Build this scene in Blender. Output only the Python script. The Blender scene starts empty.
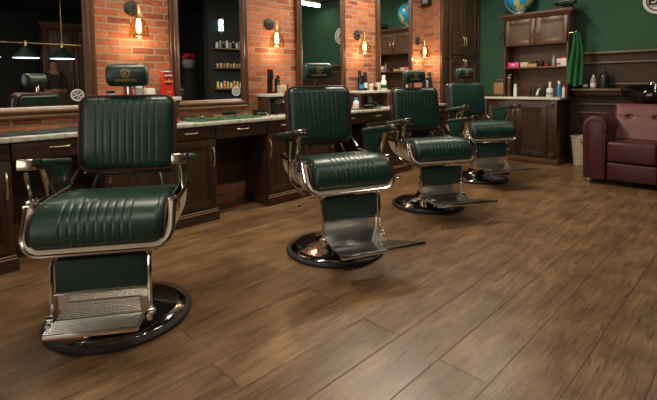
import bpy, bmesh, math, random
from mathutils import Vector, Matrix, Euler
random.seed(7)
S = bpy.context.scene
COL = S.collection
PI = math.pi
R = math.radians

# ------------------------------------------------------------------ camera
cam = bpy.data.cameras.new('camera'); camo = bpy.data.objects.new('camera', cam); COL.objects.link(camo)
cam.sensor_width = 36.0; cam.lens = 24.0; cam.clip_start = 0.05
cam.shift_y = -(200 - 110.2) / 657.0
_yaw, _pit, _rol = 0.7925, 0.0619, 0.0117
def _cam():
    cy, sy, cp, sp, cr, sr = math.cos(_yaw), math.sin(_yaw), math.cos(_pit), math.sin(_pit), math.cos(_rol), math.sin(_rol)
    f = Vector((-sy*cp, cy*cp, -sp)); r = Vector((cy, sy, 0)); d = f.cross(r)
    r2 = cr*r + sr*d; d2 = -sr*r + cr*d
    m = Matrix.Identity(4)
    for i in range(3):
        m[i][0] = r2[i]; m[i][1] = -d2[i]; m[i][2] = -f[i]
    m[0][3], m[1][3], m[2][3] = 0, 0, 1.15
    return m
camo.matrix_world = _cam()
S.camera = camo

# ------------------------------------------------------------------ world, exposure
w = bpy.data.worlds.new('world'); S.world = w; w.use_nodes = True
w.node_tree.nodes['Background'].inputs[0].default_value = (1.0, 0.86, 0.68, 1)
w.node_tree.nodes['Background'].inputs[1].default_value = 0.05
S.view_settings.view_transform = 'Standard'
S.view_settings.look = 'None'
S.view_settings.exposure = 0.0
S.view_settings.gamma = 1.0
S.view_settings.use_curve_mapping = False

CEIL = 2.89
TUBES = [(-0.6, -0.9, 20), (-0.6, 1.1, 12), (-0.6, 3.0, 12), (-0.6, 6.05, 6), (-2.6, 1.1, 34), (-2.9, 3.75, 62), (1.3, 0.6, 8), (-2.45, 5.3, 22)]  # last tube is added to brighten the back and leave cabinet sides dark
def area(name, loc, sx, sy, power, col=(1, .88, .70)):
    l = bpy.data.lights.new(name, 'AREA'); l.shape = 'RECTANGLE'; l.size = sx; l.size_y = sy
    l.energy = power; l.color = col
    o = bpy.data.objects.new(name, l); COL.objects.link(o); o.location = loc
    return o
fill = area('chair_fill_light', (-1.2, -2.92, 1.45), 2.6, 1.7, 14, (1, .93, .84)); fill.rotation_euler = (R(90), 0, 0)  # unseen fill light added behind the camera to brighten the chairs
for i, (x, y, p) in enumerate(TUBES):
    area('ceiling_light_source', (x, y, CEIL - 0.125), 0.045, 1.2, p)

# ------------------------------------------------------------------ materials
MATS = {}
def newmat(name):
    m = bpy.data.materials.new(name); m.use_nodes = True
    nt = m.node_tree; b = nt.nodes['Principled BSDF']; MATS[name] = m
    return m, nt, b
def N(nt, t, **kw):
    n = nt.nodes.new(t)
    for k, v in kw.items():
        if k.startswith('i_'): n.inputs[k[2:].replace('_', ' ')].default_value = v
        else: setattr(n, k, v)
    return n
def coords(nt, scale=(1, 1, 1), rot=(0, 0, 0)):
    tc = N(nt, 'ShaderNodeTexCoord'); mp = N(nt, 'ShaderNodeMapping')
    mp.inputs['Scale'].default_value = scale; mp.inputs['Rotation'].default_value = rot
    nt.links.new(tc.outputs['Object'], mp.inputs['Vector']); return mp.outputs['Vector']
def ramp(nt, fac, stops):
    r = N(nt, 'ShaderNodeValToRGB'); nt.links.new(fac, r.inputs['Fac'])
    e = r.color_ramp.elements
    while len(e) < len(stops): e.new(0.5)
    for i, (p, c) in enumerate(stops):
        e[i].position = p; e[i].color = (*c, 1)
    return r.outputs['Color']
def bump(nt, b, h, strength, dist=0.002):
    bp = N(nt, 'ShaderNodeBump'); bp.inputs['Strength'].default_value = strength; bp.inputs['Distance'].default_value = dist
    nt.links.new(h, bp.inputs['Height']); nt.links.new(bp.outputs['Normal'], b.inputs['Normal'])
def simple(name, col, rough=.5, metal=0, noise=.12, nscale=30, bmp=0, coat=0, emit=None, es=0, trans=0, spec=.5, ior=1.45):
    m, nt, b = newmat(name)
    b.inputs['Roughness'].default_value = rough; b.inputs['Metallic'].default_value = metal
    b.inputs['Specular IOR Level'].default_value = spec
    b.inputs['Coat Weight'].default_value = coat
    b.inputs['Transmission Weight'].default_value = trans; b.inputs['IOR'].default_value = ior
    v = coords(nt)
    nz = N(nt, 'ShaderNodeTexNoise'); nz.inputs['Scale'].default_value = nscale; nz.inputs['Detail'].default_value = 4
    nt.links.new(v, nz.inputs['Vector'])
    lo = tuple(c*(1-noise) for c in col); hi = tuple(min(1, c*(1+noise)) for c in col)
    nt.links.new(ramp(nt, nz.outputs['Fac'], [(.3, lo), (.7, hi)]), b.inputs['Base Color'])
    if bmp: bump(nt, b, nz.outputs['Fac'], bmp)
    if emit:
        b.inputs['Emission Color'].default_value = (*emit, 1); b.inputs['Emission Strength'].default_value = es
    return m
def wood(name, dark, light, rough=.4, axis='z', scale=1.0, coat=.15):
    m, nt, b = newmat(name)
    sc = {'z': (14, 14, 1.2), 'y': (14, 1.2, 14), 'x': (1.2, 14, 14)}[axis]
    v = coords(nt, tuple(s*scale for s in sc))
    nz = N(nt, 'ShaderNodeTexNoise'); nz.inputs['Scale'].default_value = 1.8; nz.inputs['Detail'].default_value = 8; nz.inputs['Roughness'].default_value = .65; nz.inputs['Distortion'].default_value = .6
    nt.links.new(v, nz.inputs['Vector'])
    nt.links.new(ramp(nt, nz.outputs['Fac'], [(.3, dark), (.7, light)]), b.inputs['Base Color'])
    b.inputs['Roughness'].default_value = rough; b.inputs['Coat Weight'].default_value = coat; b.inputs['Coat Roughness'].default_value = .25
    bump(nt, b, nz.outputs['Fac'], .12, .001)
    return m
def leather(name, col, rough=.36, coat=.25):
    m, nt, b = newmat(name)
    v = coords(nt)
    vo = N(nt, 'ShaderNodeTexVoronoi'); vo.inputs['Scale'].default_value = 260; nt.links.new(v, vo.inputs['Vector'])
    nz = N(nt, 'ShaderNodeTexNoise'); nz.inputs['Scale'].default_value = 9; nz.inputs['Detail'].default_value = 5; nt.links.new(v, nz.inputs['Vector'])
    nt.links.new(ramp(nt, nz.outputs['Fac'], [(.3, tuple(c*.8 for c in col)), (.7, tuple(c*1.25 for c in col))]), b.inputs['Base Color'])
    b.inputs['Roughness'].default_value = rough; b.inputs['Coat Weight'].default_value = coat; b.inputs['Coat Roughness'].default_value = .3
    bump(nt, b, vo.outputs['Distance'], .15, .0006)
    return m
def brick(name, plane):          # plane: 'yz' or 'xz'
    m, nt, b = newmat(name)
    tc = N(nt, 'ShaderNodeTexCoord'); sp = N(nt, 'ShaderNodeSeparateXYZ'); cb = N(nt, 'ShaderNodeCombineXYZ')
    nt.links.new(tc.outputs['Object'], sp.inputs[0])
    # slightly wavy courses
    nz0 = N(nt, 'ShaderNodeTexNoise'); nz0.inputs['Scale'].default_value = 14; nz0.inputs['Detail'].default_value = 3
    nt.links.new(tc.outputs['Object'], nz0.inputs['Vector'])
    off = N(nt, 'ShaderNodeMath', operation='MULTIPLY_ADD'); off.inputs[1].default_value = .010; off.inputs[2].default_value = -.005
    nt.links.new(nz0.outputs['Fac'], off.inputs[0])
    addz = N(nt, 'ShaderNodeMath', operation='ADD'); nt.links.new(sp.outputs[2], addz.inputs[0]); nt.links.new(off.outputs[0], addz.inputs[1])
    addy = N(nt, 'ShaderNodeMath', operation='ADD'); nt.links.new(sp.outputs[1 if plane == 'yz' else 0], addy.inputs[0]); nt.links.new(off.outputs[0], addy.inputs[1])
    nt.links.new(addy.outputs[0], cb.inputs[0]); nt.links.new(addz.outputs[0], cb.inputs[1])
    br = N(nt, 'ShaderNodeTexBrick'); br.inputs['Scale'].default_value = 1; br.inputs['Brick Width'].default_value = .185
    br.inputs['Row Height'].default_value = .0585; br.inputs['Mortar Size'].default_value = .0072; br.inputs['Mortar Smooth'].default_value = .18
    br.inputs['Bias'].default_value = 0
    br.inputs['Color1'].default_value = (0, 0, 0, 1); br.inputs['Color2'].default_value = (1, 1, 1, 1); br.inputs['Mortar'].default_value = (.5, .5, .5, 1)
    nt.links.new(cb.outputs[0], br.inputs['Vector'])
    nz = N(nt, 'ShaderNodeTexNoise'); nz.inputs['Scale'].default_value = 38; nz.inputs['Detail'].default_value = 8; nz.inputs['Roughness'].default_value = .7
    nt.links.new(tc.outputs['Object'], nz.inputs['Vector'])
    tone = ramp(nt, br.outputs['Color'], [(0, (.20, .050, .024)), (.35, (.40, .114, .042)), (.7, (.52, .172, .068)), (1, (.34, .115, .060))])
    mot = ramp(nt, nz.outputs['Fac'], [(.32, (.45, .40, .38)), (.55, (1, 1, 1)), (.75, (1.0, 1.0, 1.0))])
    mul = N(nt, 'ShaderNodeMixRGB', blend_type='MULTIPLY'); mul.inputs[0].default_value = .8
    nt.links.new(tone, mul.inputs[1]); nt.links.new(mot, mul.inputs[2])
    mx = N(nt, 'ShaderNodeMixRGB'); nt.links.new(br.outputs['Fac'], mx.inputs[0]); nt.links.new(mul.outputs[0], mx.inputs[1])
    mx.inputs[2].default_value = (.30, .22, .155, 1)
    nt.links.new(mx.outputs[0], b.inputs['Base Color'])
    b.inputs['Roughness'].default_value = .82
    inv = N(nt, 'ShaderNodeMath', operation='SUBTRACT'); inv.inputs[0].default_value = 1; nt.links.new(br.outputs['Fac'], inv.inputs[1])
    h = N(nt, 'ShaderNodeMath', operation='MULTIPLY_ADD'); nt.links.new(nz.outputs['Fac'], h.inputs[0]); h.inputs[1].default_value = .55; nt.links.new(inv.outputs[0], h.inputs[2])
    bump(nt, b, h.outputs[0], 1.0, .016)
    return m
def floor_mat():
    m, nt, b = newmat('plank_floor')
    L = nt.links
    tc = N(nt, 'ShaderNodeTexCoord'); sp = N(nt, 'ShaderNodeSeparateXYZ'); L.new(tc.outputs['Object'], sp.inputs[0])
    def M_(op, a, bb=None, c=None):
        n = N(nt, 'ShaderNodeMath', operation=op)
        for i, v in enumerate((a, bb, c)):
            if v is None: continue
            if isinstance(v, (int, float)): n.inputs[i].default_value = v
            else: L.new(v, n.inputs[i])
        return n.outputs[0]
    X, Y = sp.outputs[0], sp.outputs[1]
    u = M_('DIVIDE', M_('ADD', X, .282), .2174)
    row = M_('FLOOR', u); fu = M_('FRACT', u)
    v = M_('DIVIDE', M_('SUBTRACT', Y, M_('MULTIPLY_ADD', M_('ADD', row, 3), .698, 1.547)), 1.42)
    pl = M_('FLOOR', v); fv = M_('FRACT', v)
    cell = N(nt, 'ShaderNodeCombineXYZ'); L.new(row, cell.inputs[0]); L.new(pl, cell.inputs[1])
    wn = N(nt, 'ShaderNodeTexWhiteNoise'); wn.noise_dimensions = '3D'; L.new(cell.outputs[0], wn.inputs['Vector'])
    # grain coordinates, shifted per plank
    sc = N(nt, 'ShaderNodeVectorMath', operation='MULTIPLY'); L.new(tc.outputs['Object'], sc.inputs[0]); sc.inputs[1].default_value = (9, 1.5, 1)
    so = N(nt, 'ShaderNodeVectorMath', operation='MULTIPLY_ADD'); L.new(wn.outputs['Color'], so.inputs[0]); so.inputs[1].default_value = (40, 40, 40); L.new(sc.outputs[0], so.inputs[2])
    g1 = N(nt, 'ShaderNodeTexNoise'); g1.inputs['Scale'].default_value = 1.1; g1.inputs['Detail'].default_value = 9; g1.inputs['Roughness'].default_value = .62; g1.inputs['Distortion'].default_value = 1.6; L.new(so.outputs[0], g1.inputs['Vector'])
    sc2 = N(nt, 'ShaderNodeVectorMath', operation='MULTIPLY'); L.new(so.outputs[0], sc2.inputs[0]); sc2.inputs[1].default_value = (6, 2.2, 1)
    g2 = N(nt, 'ShaderNodeTexNoise'); g2.inputs['Scale'].default_value = 1.4; g2.inputs['Detail'].default_value = 8; g2.inputs['Roughness'].default_value = .7; g2.inputs['Distortion'].default_value = 1.2; L.new(sc2.outputs[0], g2.inputs['Vector'])
    sc3 = N(nt, 'ShaderNodeVectorMath', operation='MULTIPLY'); L.new(tc.outputs['Object'], sc3.inputs[0]); sc3.inputs[1].default_value = (5, 3.2, 1)
    g3 = N(nt, 'ShaderNodeTexNoise'); g3.inputs['Scale'].default_value = 1.2; g3.inputs['Detail'].default_value = 5; L.new(sc3.outputs[0], g3.inputs['Vector'])
    f = M_('ADD', M_('MULTIPLY', g1.outputs['Fac'], .28), M_('ADD', M_('MULTIPLY', g2.outputs['Fac'], .44), M_('ADD', M_('MULTIPLY', g3.outputs['Fac'], .26), M_('MULTIPLY', wn.outputs['Value'], .05))))
    c = ramp(nt, f, [(.37, (.060, .028, .012)), (.46, (.125, .064, .027)), (.54, (.195, .109, .049)), (.66, (.34, .21, .105))])
    # joints
    du = M_('MINIMUM', fu, M_('SUBTRACT', 1, fu)); dv = M_('MULTIPLY', M_('MINIMUM', fv, M_('SUBTRACT', 1, fv)), 1.42/.2174)
    d = M_('MINIMUM', du, dv)
    mr = N(nt, 'ShaderNodeMapRange'); L.new(d, mr.inputs[0]); mr.inputs[1].default_value = .003; mr.inputs[2].default_value = .016; mr.inputs[3].default_value = .9; mr.inputs[4].default_value = 0
    mx = N(nt, 'ShaderNodeMixRGB'); L.new(mr.outputs[0], mx.inputs[0]); L.new(c, mx.inputs[1]); mx.inputs[2].default_value = (.045, .02, .008, 1)
    L.new(mx.outputs[0], b.inputs['Base Color'])
    b.inputs['Coat Weight'].default_value = .12; b.inputs['Coat Roughness'].default_value = .22
    ro = M_('MULTIPLY_ADD', g2.outputs['Fac'], .30, .17); L.new(ro, b.inputs['Roughness'])
    h = M_('SUBTRACT', M_('MULTIPLY', g2.outputs['Fac'], .8), mr.outputs[0])
    bump(nt, b, h, .45, .003)
    return m

M_GREEN = leather('green_leather', (.0055, .0320, .0215), .38)
M_GREEN_D = leather('dark_green_leather', (.006, .026, .018), .6, .0)
M_BURG = leather('burgundy_leather', (.062, .009, .013), .42, .1)
M_PINKB = leather('pinkish_burgundy_leather', (.17, .055, .055), .45, .05)  # lighter and pinker than the other burgundy leather
M_PIPE = simple('burgundy_piping', (.075, .012, .012), .45)
M_CHROME = simple('polished_chrome', (.80, .78, .74), .12, 1, .02)
M_CHROMER = simple('foot_plate_chrome', (.80, .78, .74), .20, 1, .0)
M_ALU = simple('brushed_aluminium', (.66, .59, .50), .20, 1, .05)
M_SATIN = simple('satin_aluminium', (.66, .58, .44), .40, .35, .05)
M_STEELD = simple('dark_steel', (.06, .058, .055), .3, .8)
M_BLACKCHROME = simple('black_chrome', (.30, .30, .30), .10, 1, .02)
M_RUBBER = simple('black_rubber', (.02, .02, .02), .6)
M_GOLD = simple('gold_print', (.55, .36, .09), .4, .3)
M_BRASS = simple('aged_brass', (.60, .42, .18), .3, 1)
M_HANDLE = simple('antique_brass_handle', (.62, .50, .33), .35, 1)
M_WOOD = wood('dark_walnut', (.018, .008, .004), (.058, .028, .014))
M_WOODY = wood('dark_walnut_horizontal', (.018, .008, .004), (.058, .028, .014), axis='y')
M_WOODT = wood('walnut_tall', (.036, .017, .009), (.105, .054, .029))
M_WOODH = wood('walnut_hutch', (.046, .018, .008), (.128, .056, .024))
M_WOODHX = wood('walnut_hutch_horizontal', (.046, .018, .008), (.128, .056, .024), axis='x')
M_WAIN = wood('wainscot_wood', (.026, .013, .007), (.060, .031, .017), .65, 'x', coat=0)
M_RAIL = wood('wainscot_rail', (.11, .065, .038), (.22, .14, .085), .45, 'x')
M_FRAME = wood('mirror_frame_wood', (.035, .013, .006), (.12, .052, .022), .36, 'z', 1.3, .1)
M_FRAMEY_LIT = wood('mirror_frame_wood_horizontal_lit', (.07, .030, .012), (.24, .12, .052), .32, 'y', 1.3, .3)  # paler than the upright wood, reflected light put into the colour
M_COUNTER = simple('pale_stone_counter', (.52, .50, .42), .25, 0, .35, 22)
M_LEDGE = simple('cream_ledge', (.60, .57, .50), .3, 0, .06)
M_MIRROR = simple('mirror_glass', (.92, .94, .92), .0, 1, .0)
M_GWALL = simple('green_wall_paint', (.030, .098, .055), .75, 0, .06, 3)
M_DWALL = simple('dark_wall_paint', (.018, .022, .022), .8, 0, .1, 3)
M_PALE = simple('cream_wall_paint', (.50, .44, .36), .8, 0, .05, 3)
M_FILLPANEL = simple('fill_panel_glow', (.9, .9, .9), .5, emit=(1, .95, .88), es=.9)  # glow for the added fill panel that the chair metal reflects
M_CEIL = simple('black_ceiling', (.012, .014, .014), .9)
M_BLACK = simple('black_plastic', (.012, .012, .013), .3)
M_BLACKM = simple('black_matt', (.02, .02, .02), .7)
M_WHITE = simple('white_plastic', (.78, .76, .70), .35, 0, .04)
M_CREAM = simple('cream_ceramic', (.55, .50, .38), .4)
M_RED = simple('red_print', (.62, .03, .015), .3)
M_DRED = simple('dark_red_print', (.22, .015, .015), .3)
M_ORANGE = simple('orange_print', (.85, .33, .04), .4)
M_PINK = simple('pink_plastic', (.85, .06, .28), .35)
M_BLUE = simple('blue_plastic', (.02, .25, .55), .3)
M_GREY = simple('grey_plastic', (.30, .31, .31), .35)
M_YEL = simple('yellow_print', (.75, .55, .06), .4)
M_KRAFT = simple('kraft_paper', (.36, .20, .09), .8)
M_TAN = simple('tan_wood', (.42, .27, .13), .6)
M_TOWEL = simple('green_towel', (.018, .115, .040), .95, 0, .35, 60, .6)
M_TOWELG = simple('grey_green_towel', (.030, .042, .036), .95, 0, .4, 60, .6)
M_TOWEL2 = simple('light_green_towel', (.035, .095, .045), .95, 0, .5, 60, .6)
M_BASIN = simple('black_glazed_basin', (.008, .008, .009), .06, 0, .05, coat=1)
M_WICKER = simple('cream_wicker', (.50, .42, .28), .7, 0, .3, 80, .8)
M_SKIN = simple('skin', (.55, .30, .20), .5)
M_HAIR = simple('dark_hair', (.03, .018, .012), .6)
M_CLOTH = simple('dark_clothing', (.045, .04, .038), .9)
M_TROUS = simple('grey_trousers', (.12, .11, .10), .9)
M_BRICK = brick('orange_brick', 'yz')
M_BRICKX = brick('orange_brick_return', 'xz')
M_FLOOR = floor_mat()
M_TUBE = simple('lit_tube', (1, 1, 1), .5, emit=(1, .96, .90), es=9)
M_FIL = simple('glowing_filament', (1, .8, .5), .5, emit=(1, .74, .42), es=32)
M_COOL = simple('lit_cool_diffuser', (1, 1, 1), .5, emit=(.72, .88, 1), es=3.0)
M_POLE = simple('lit_blue_white_glass', (.7, .8, 1), .3, emit=(.6, .8, 1), es=2.2)
def glass(name, col, rough=0.0):
    m, nt, b = newmat(name)
    b.inputs['Base Color'].default_value = (*col, 1); b.inputs['Roughness'].default_value = rough
    b.inputs['Transmission Weight'].default_value = 1; b.inputs['IOR'].default_value = 1.25
    b.inputs['Specular IOR Level'].default_value = 1.0
    return m
M_AMBER = glass('amber_glass', (.90, .74, .50))
M_CLEAR = glass('clear_glass', (.9, .95, .92))
def globe_mat():
    m, nt, b = newmat('globe_map')
    v = coords(nt, (5.2, 5.2, 5.2))
    nz = N(nt, 'ShaderNodeTexNoise'); nz.inputs['Scale'].default_value = 1; nz.inputs['Detail'].default_value = 6; nt.links.new(v, nz.inputs['Vector'])
    nt.links.new(ramp(nt, nz.outputs['Fac'], [(.0, (.01, .22, .48)), (.52, (.02, .34, .60)), (.545, (.62, .55, .12)), (.60, (.70, .42, .10)), (.66, (.30, .45, .10))]), b.inputs['Base Color'])
    b.inputs['Roughness'].default_value = .3
    return m
M_GLOBE = globe_mat()

# ------------------------------------------------------------------ geometry helpers
class B:
    def __init__(s): s.bm = bmesh.new(); s.mi = 0; s.M = Matrix.Identity(4)
    def _v(s, p): return s.bm.verts.new(s.M @ Vector(p))
    def _f(s, vs):
        try: f = s.bm.faces.new(vs); f.material_index = s.mi; return f
        except ValueError: return None
    def box(s, x0, x1, y0, y1, z0, z1, bev=0, seg=2):
        v = [s._v((x, y, z)) for x in (x0, x1) for y in (y0, y1) for z in (z0, z1)]
        fs = [s._f([v[i] for i in q]) for q in ((0, 1, 3, 2), (4, 6, 7, 5), (0, 4, 5, 1), (2, 3, 7, 6), (0, 2, 6, 4), (1, 5, 7, 3))]
        if bev:
            es = list({e for f in fs for e in f.edges})
            r = bmesh.ops.bevel(s.bm, geom=es, offset=bev, segments=seg, affect='EDGES', profile=.5)
            for f in r['faces']: f.material_index = s.mi
        return s
    def lathe(s, prof, c=(0, 0, 0), seg=24, cap=True, axis='z', sy=1.0):
        rings = []
        for r, h in prof:
            ring = []
            for k in range(seg):
                a = 2*PI*k/seg; p, q = r*math.cos(a), r*math.sin(a)*sy
                if axis == 'z': P = (c[0]+p, c[1]+q, c[2]+h)
                elif axis == 'y': P = (c[0]+p, c[1]+h, c[2]+q)
                else: P = (c[0]+h, c[1]+p, c[2]+q)
                ring.append(s._v(P))
            rings.append(ring)
        for a, b in zip(rings, rings[1:]):
            for k in range(seg):
                s._f([a[k], a[(k+1) % seg], b[(k+1) % seg], b[k]])
        if cap: s._f(rings[0][::-1]); s._f(rings[-1])
        return s
    def tube(s, pts, r, seg=10, cap=True, rr=None):
        pts = [Vector(p) for p in pts]; rings = []
        up = None
        for i, p in enumerate(pts):
            t = (pts[min(i+1, len(pts)-1)] - pts[max(i-1, 0)]).normalized()
            if up is None: up = t.orthogonal().normalized()
            up = (up - t*up.dot(t)).normalized(); sd = t.cross(up)
            q = rr[i] if rr else r
            rings.append([s._v(p + up*q*math.cos(2*PI*k/seg) + sd*q*math.sin(2*PI*k/seg)) for k in range(seg)])
        for a, b in zip(rings, rings[1:]):
            for k in range(seg): s._f([a[k], a[(k+1) % seg], b[(k+1) % seg], b[k]])
        if cap: s._f(rings[0][::-1]); s._f(rings[-1])
        return s
    def prism(s, out, axis, a0, a1, bev=0):
        def P(u, v, a): return {'x': (a, u, v), 'y': (u, a, v), 'z': (u, v, a)}[axis]
        A = [s._v(P(u, v, a0)) for u, v in out]; Bv = [s._v(P(u, v, a1)) for u, v in out]
        fs = [s._f(A[::-1]), s._f(Bv)]
        n = len(out)
        for k in range(n): fs.append(s._f([A[k], A[(k+1) % n], Bv[(k+1) % n], Bv[k]]))
        if bev:
            es = list(set(fs[0].edges) | set(fs[1].edges))
            r = bmesh.ops.bevel(s.bm, geom=es, offset=bev, segments=2, affect='EDGES', profile=.5)
            for f in r['faces']: f.material_index = s.mi
        return s
    def sphere(s, c, r, seg=20, sc=(1, 1, 1)):
        n = seg//2
        rings = []
        for i in range(1, n):
            a = PI*i/n
            rings.append([s._v((c[0]+r*sc[0]*math.sin(a)*math.cos(2*PI*k/seg), c[1]+r*sc[1]*math.sin(a)*math.sin(2*PI*k/seg), c[2]-r*sc[2]*math.cos(a))) for k in range(seg)])
        b0 = s._v((c[0], c[1], c[2]-r*sc[2])); t0 = s._v((c[0], c[1], c[2]+r*sc[2]))
        for a, b in zip(rings, rings[1:]):
            for k in range(seg): s._f([a[k], a[(k+1) % seg], b[(k+1) % seg], b[k]])
        for k in range(seg):
            s._f([b0, rings[0][(k+1) % seg], rings[0][k]]); s._f([t0, rings[-1][k], rings[-1][(k+1) % seg]])
        return s
    def grid(s, P, close_u=False):
        V = [[s._v(p) for p in row] for row in P]
        for i in range(len(V)-1):
            for j in range(len(V[0])-1): s._f([V[i][j], V[i][j+1], V[i+1][j+1], V[i+1][j]])
        return V

def tag(o, label=None, cat=None, group=None, kind=None):
    if label: o['label'] = label
    if cat: o['category'] = cat
    if group: o['group'] = group
    if kind: o['kind'] = kind
    return o
def obj(name, b, mats, parent=None, label=None, cat=None, group=None, kind=None, loc=None, rz=0, ang=35):
    me = bpy.data.meshes.new(name)
    bmesh.ops.remove_doubles(b.bm, verts=b.bm.verts, dist=1e-6)
    bmesh.ops.recalc_face_normals(b.bm, faces=b.bm.faces)
    b.bm.to_mesh(me); b.bm.free()
    if not isinstance(mats, (list, tuple)): mats = [mats]
    for m in mats: me.materials.append(m)
    me.polygons.foreach_set('use_smooth', [True]*len(me.polygons))
    me.set_sharp_from_angle(angle=R(ang))
    o = bpy.data.objects.new(name, me); COL.objects.link(o)
    if parent: o.parent = parent
    if loc: o.location = loc
    if rz: o.rotation_euler.z = rz
    return tag(o, label, cat, group, kind)
def thing(name, label, cat, loc=(0, 0, 0), rz=0, group=None):
    o = bpy.data.objects.new(name, None); COL.objects.link(o); o.empty_display_size = .05
    o.location = loc; o.rotation_euler.z = rz
    return tag(o, label, cat, group)
def dup(root, loc=None, rz=None, label=None, group=None):
    def cp(o, par):
        c = o.copy(); COL.objects.link(c); c.parent = par
        for ch in list(o.children): cp(ch, c)
        return c
    r = cp(root, None)
    if loc is not None: r.location = loc
    if rz is not None: r.rotation_euler.z = rz
    if label: r['label'] = label
    if group: r['group'] = group
    return r
def text_mesh(name, txt, size, mat, parent, mapf, thick=.0008, bold=0, label=None, kind=None, cat=None):
    """mapf turns text coordinates (u to the right, v up, t outwards) into a point"""
    cu = bpy.data.curves.new(name, 'FONT'); cu.body = txt; cu.size = size; cu.align_x = 'CENTER'; cu.align_y = 'CENTER'
    cu.extrude = thick; cu.offset = bold; cu.resolution_u = 3
    t = bpy.data.objects.new(name+'_source', cu); COL.objects.link(t)
    bpy.context.view_layer.update()
    me = bpy.data.meshes.new_from_object(t.evaluated_get(bpy.context.evaluated_depsgraph_get()))
    COL.objects.unlink(t); bpy.data.objects.remove(t); bpy.data.curves.remove(cu)
    me.name = name
    for v in me.vertices: v.co = Vector(mapf(v.co.x, v.co.y, v.co.z))
    me.materials.clear(); me.materials.append(mat)
    o = bpy.data.objects.new(name, me); COL.objects.link(o)
    if parent: o.parent = parent
    return tag(o, label, cat, None, kind)

def pad(b, base, w, t, tb, rc, rb=.05, pitch=None, pw=0, gd=.006, ns=36, ny=97, dome=0):
    """upholstered cushion: base(s in 0..1) -> (point (x,z), outward normal (x,z), arclength total)"""
    Ltot = base(0)[2]
    F = []; K = []
    for i in range(ns+1):
        s = i/ns
        # denser near both ends
        s = .5 - .5*math.cos(PI*s) if True else s
        (px, pz), (nx, nz), _ = base(s)
        d = min(s, 1-s)*Ltot
        hw = w/2
        if d < rc: hw = w/2 - rc + math.sqrt(max(0, rc*rc-(rc-d)**2))
        fr, kr = [], []
        for j in range(ny):
            q = -1 + 2*j/(ny-1)
            q = math.copysign(1-(1-abs(q))**1.35, q) if False else q
            y = q*hw
            e = min(hw-abs(y), d)
            if d < rc and abs(y) > w/2-rc: e = rc - math.hypot(abs(y)-(w/2-rc), rc-d)
            e = max(0, min(1, e/rb)); inf = math.sqrt(max(0, 1-(1-e)**2))
            off = t*inf + dome*(1-(y/(w/2))**2)*math.sin(PI*s)*inf
            if pitch and abs(y) < pw+1e-6:
                k = y/pitch; dd = abs(k-round(k))*pitch
                off -= gd*math.exp(-(dd/.0032)**2)*min(1, e*1.2)
            offb = tb*math.sqrt(max(0, 1-(1-min(1, e*1.5))**2)*.8+.2)
            fr.append((px+nx*off, y, pz+nz*off)); kr.append((px-nx*offb, y, pz-nz*offb))
        F.append(fr); K.append(kr)
    VF = b.grid(F); VK = b.grid(K)
    m, n = len(VF), len(VF[0])
    ring = [(0, j) for j in range(n)] + [(i, n-1) for i in range(1, m)] + [(m-1, j) for j in range(n-2, -1, -1)] + [(i, 0) for i in range(m-2, 0, -1)]
    for a in range(len(ring)):
        (i, j), (k, l) = ring[a], ring[(a+1) % len(ring)]
        b._f([VF[i][j], VF[k][l], VK[k][l], VK[i][j]])
def outline(base, w, rc, off, n=10):
    """closed outline of a pad at a given offset from the base surface"""
    L = base(0)[2]; pts = []
    def P(s, y):
        (px, pz), (nx, nz), _ = base(s); return (px+nx*off, y, pz+nz*off)
    for i in range(25): pts.append(P(rc/L+(1-2*rc/L)*i/24, w/2))
    for i in range(1, n): a = PI/2*i/n; pts.append(P(1-(rc-rc*math.sin(a))/L, w/2-rc+rc*math.cos(a)))
    for i in range(9): pts.append(P(1, (w/2-rc)*(1-i/4)))
    for i in range(1, n): a = PI/2*i/n; pts.append(P(1-(rc-rc*math.cos(a))/L, -(w/2-rc+rc*math.sin(a))))
    for i in range(25): pts.append(P(1-rc/L-(1-2*rc/L)*i/24, -w/2))
    for i in range(1, n): a = PI/2*i/n; pts.append(P((rc-rc*math.sin(a))/L, -(w/2-rc+rc*math.cos(a))))
    for i in range(9): pts.append(P(0, -(w/2-rc)*(1-i/4)))
    for i in range(1, n): a = PI/2*i/n; pts.append(P((rc-rc*math.cos(a))/L, (w/2-rc+rc*math.sin(a))))
    pts.append(pts[0]); return pts
def polyline_base(pts):
    pts = [Vector(p) for p in pts]; L = [0]
    for a, c in zip(pts, pts[1:]): L.append(L[-1]+(c-a).length)
    T = L[-1]
    tang = [(pts[min(i+1, len(pts)-1)]-pts[max(i-1, 0)]).normalized() for i in range(len(pts))]
    def f(s):
        d = s*T
        for i in range(len(pts)-1):
            if d <= L[i+1]+1e-9: break
        k = (d-L[i])/(L[i+1]-L[i]); p = pts[i].lerp(pts[i+1], k); t = tang[i].lerp(tang[i+1], k).normalized()
        return (p.x, p.y), (-t.y, t.x), T
    return f

# ------------------------------------------------------------------ the room
def struct(name, b, m, parent=None, ang=35): return obj(name, b, m, parent, kind='structure' if parent is None else None, ang=ang)
XL, YB, XP = -3.68, 6.85, 0.42
b = B(); b.box(XL-.2, 5.2, -3.2, YB+.2, -.1, 0); struct('floor', b, M_FLOOR)
b = B(); b.box(XL-.2, 5.2, -3.2, YB+.2, CEIL, CEIL+.1); struct('ceiling', b, M_CEIL)
b = B(); b.box(XL-.2, XL, -3.2, YB+.2, 0, CEIL); struct('wall_left', b, M_BRICK)
b = B(); b.box(-3.40, XP+.2, YB, YB+.2, 0, CEIL); struct('wall_back', b, M_GWALL)
b = B(); b.box(XL, -3.40, 5.655, 5.75, 0, CEIL); struct('wall_back_return', b, M_BRICKX)
b = B(); b.box(XP, XP+.18, 4.37, YB, 0, CEIL); struct('wall_right', b, M_DWALL)
b = B(); b.box(XP+.18, 5.2, 5.3, 5.5, 0, CEIL); struct('wall_far', b, M_DWALL)
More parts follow.
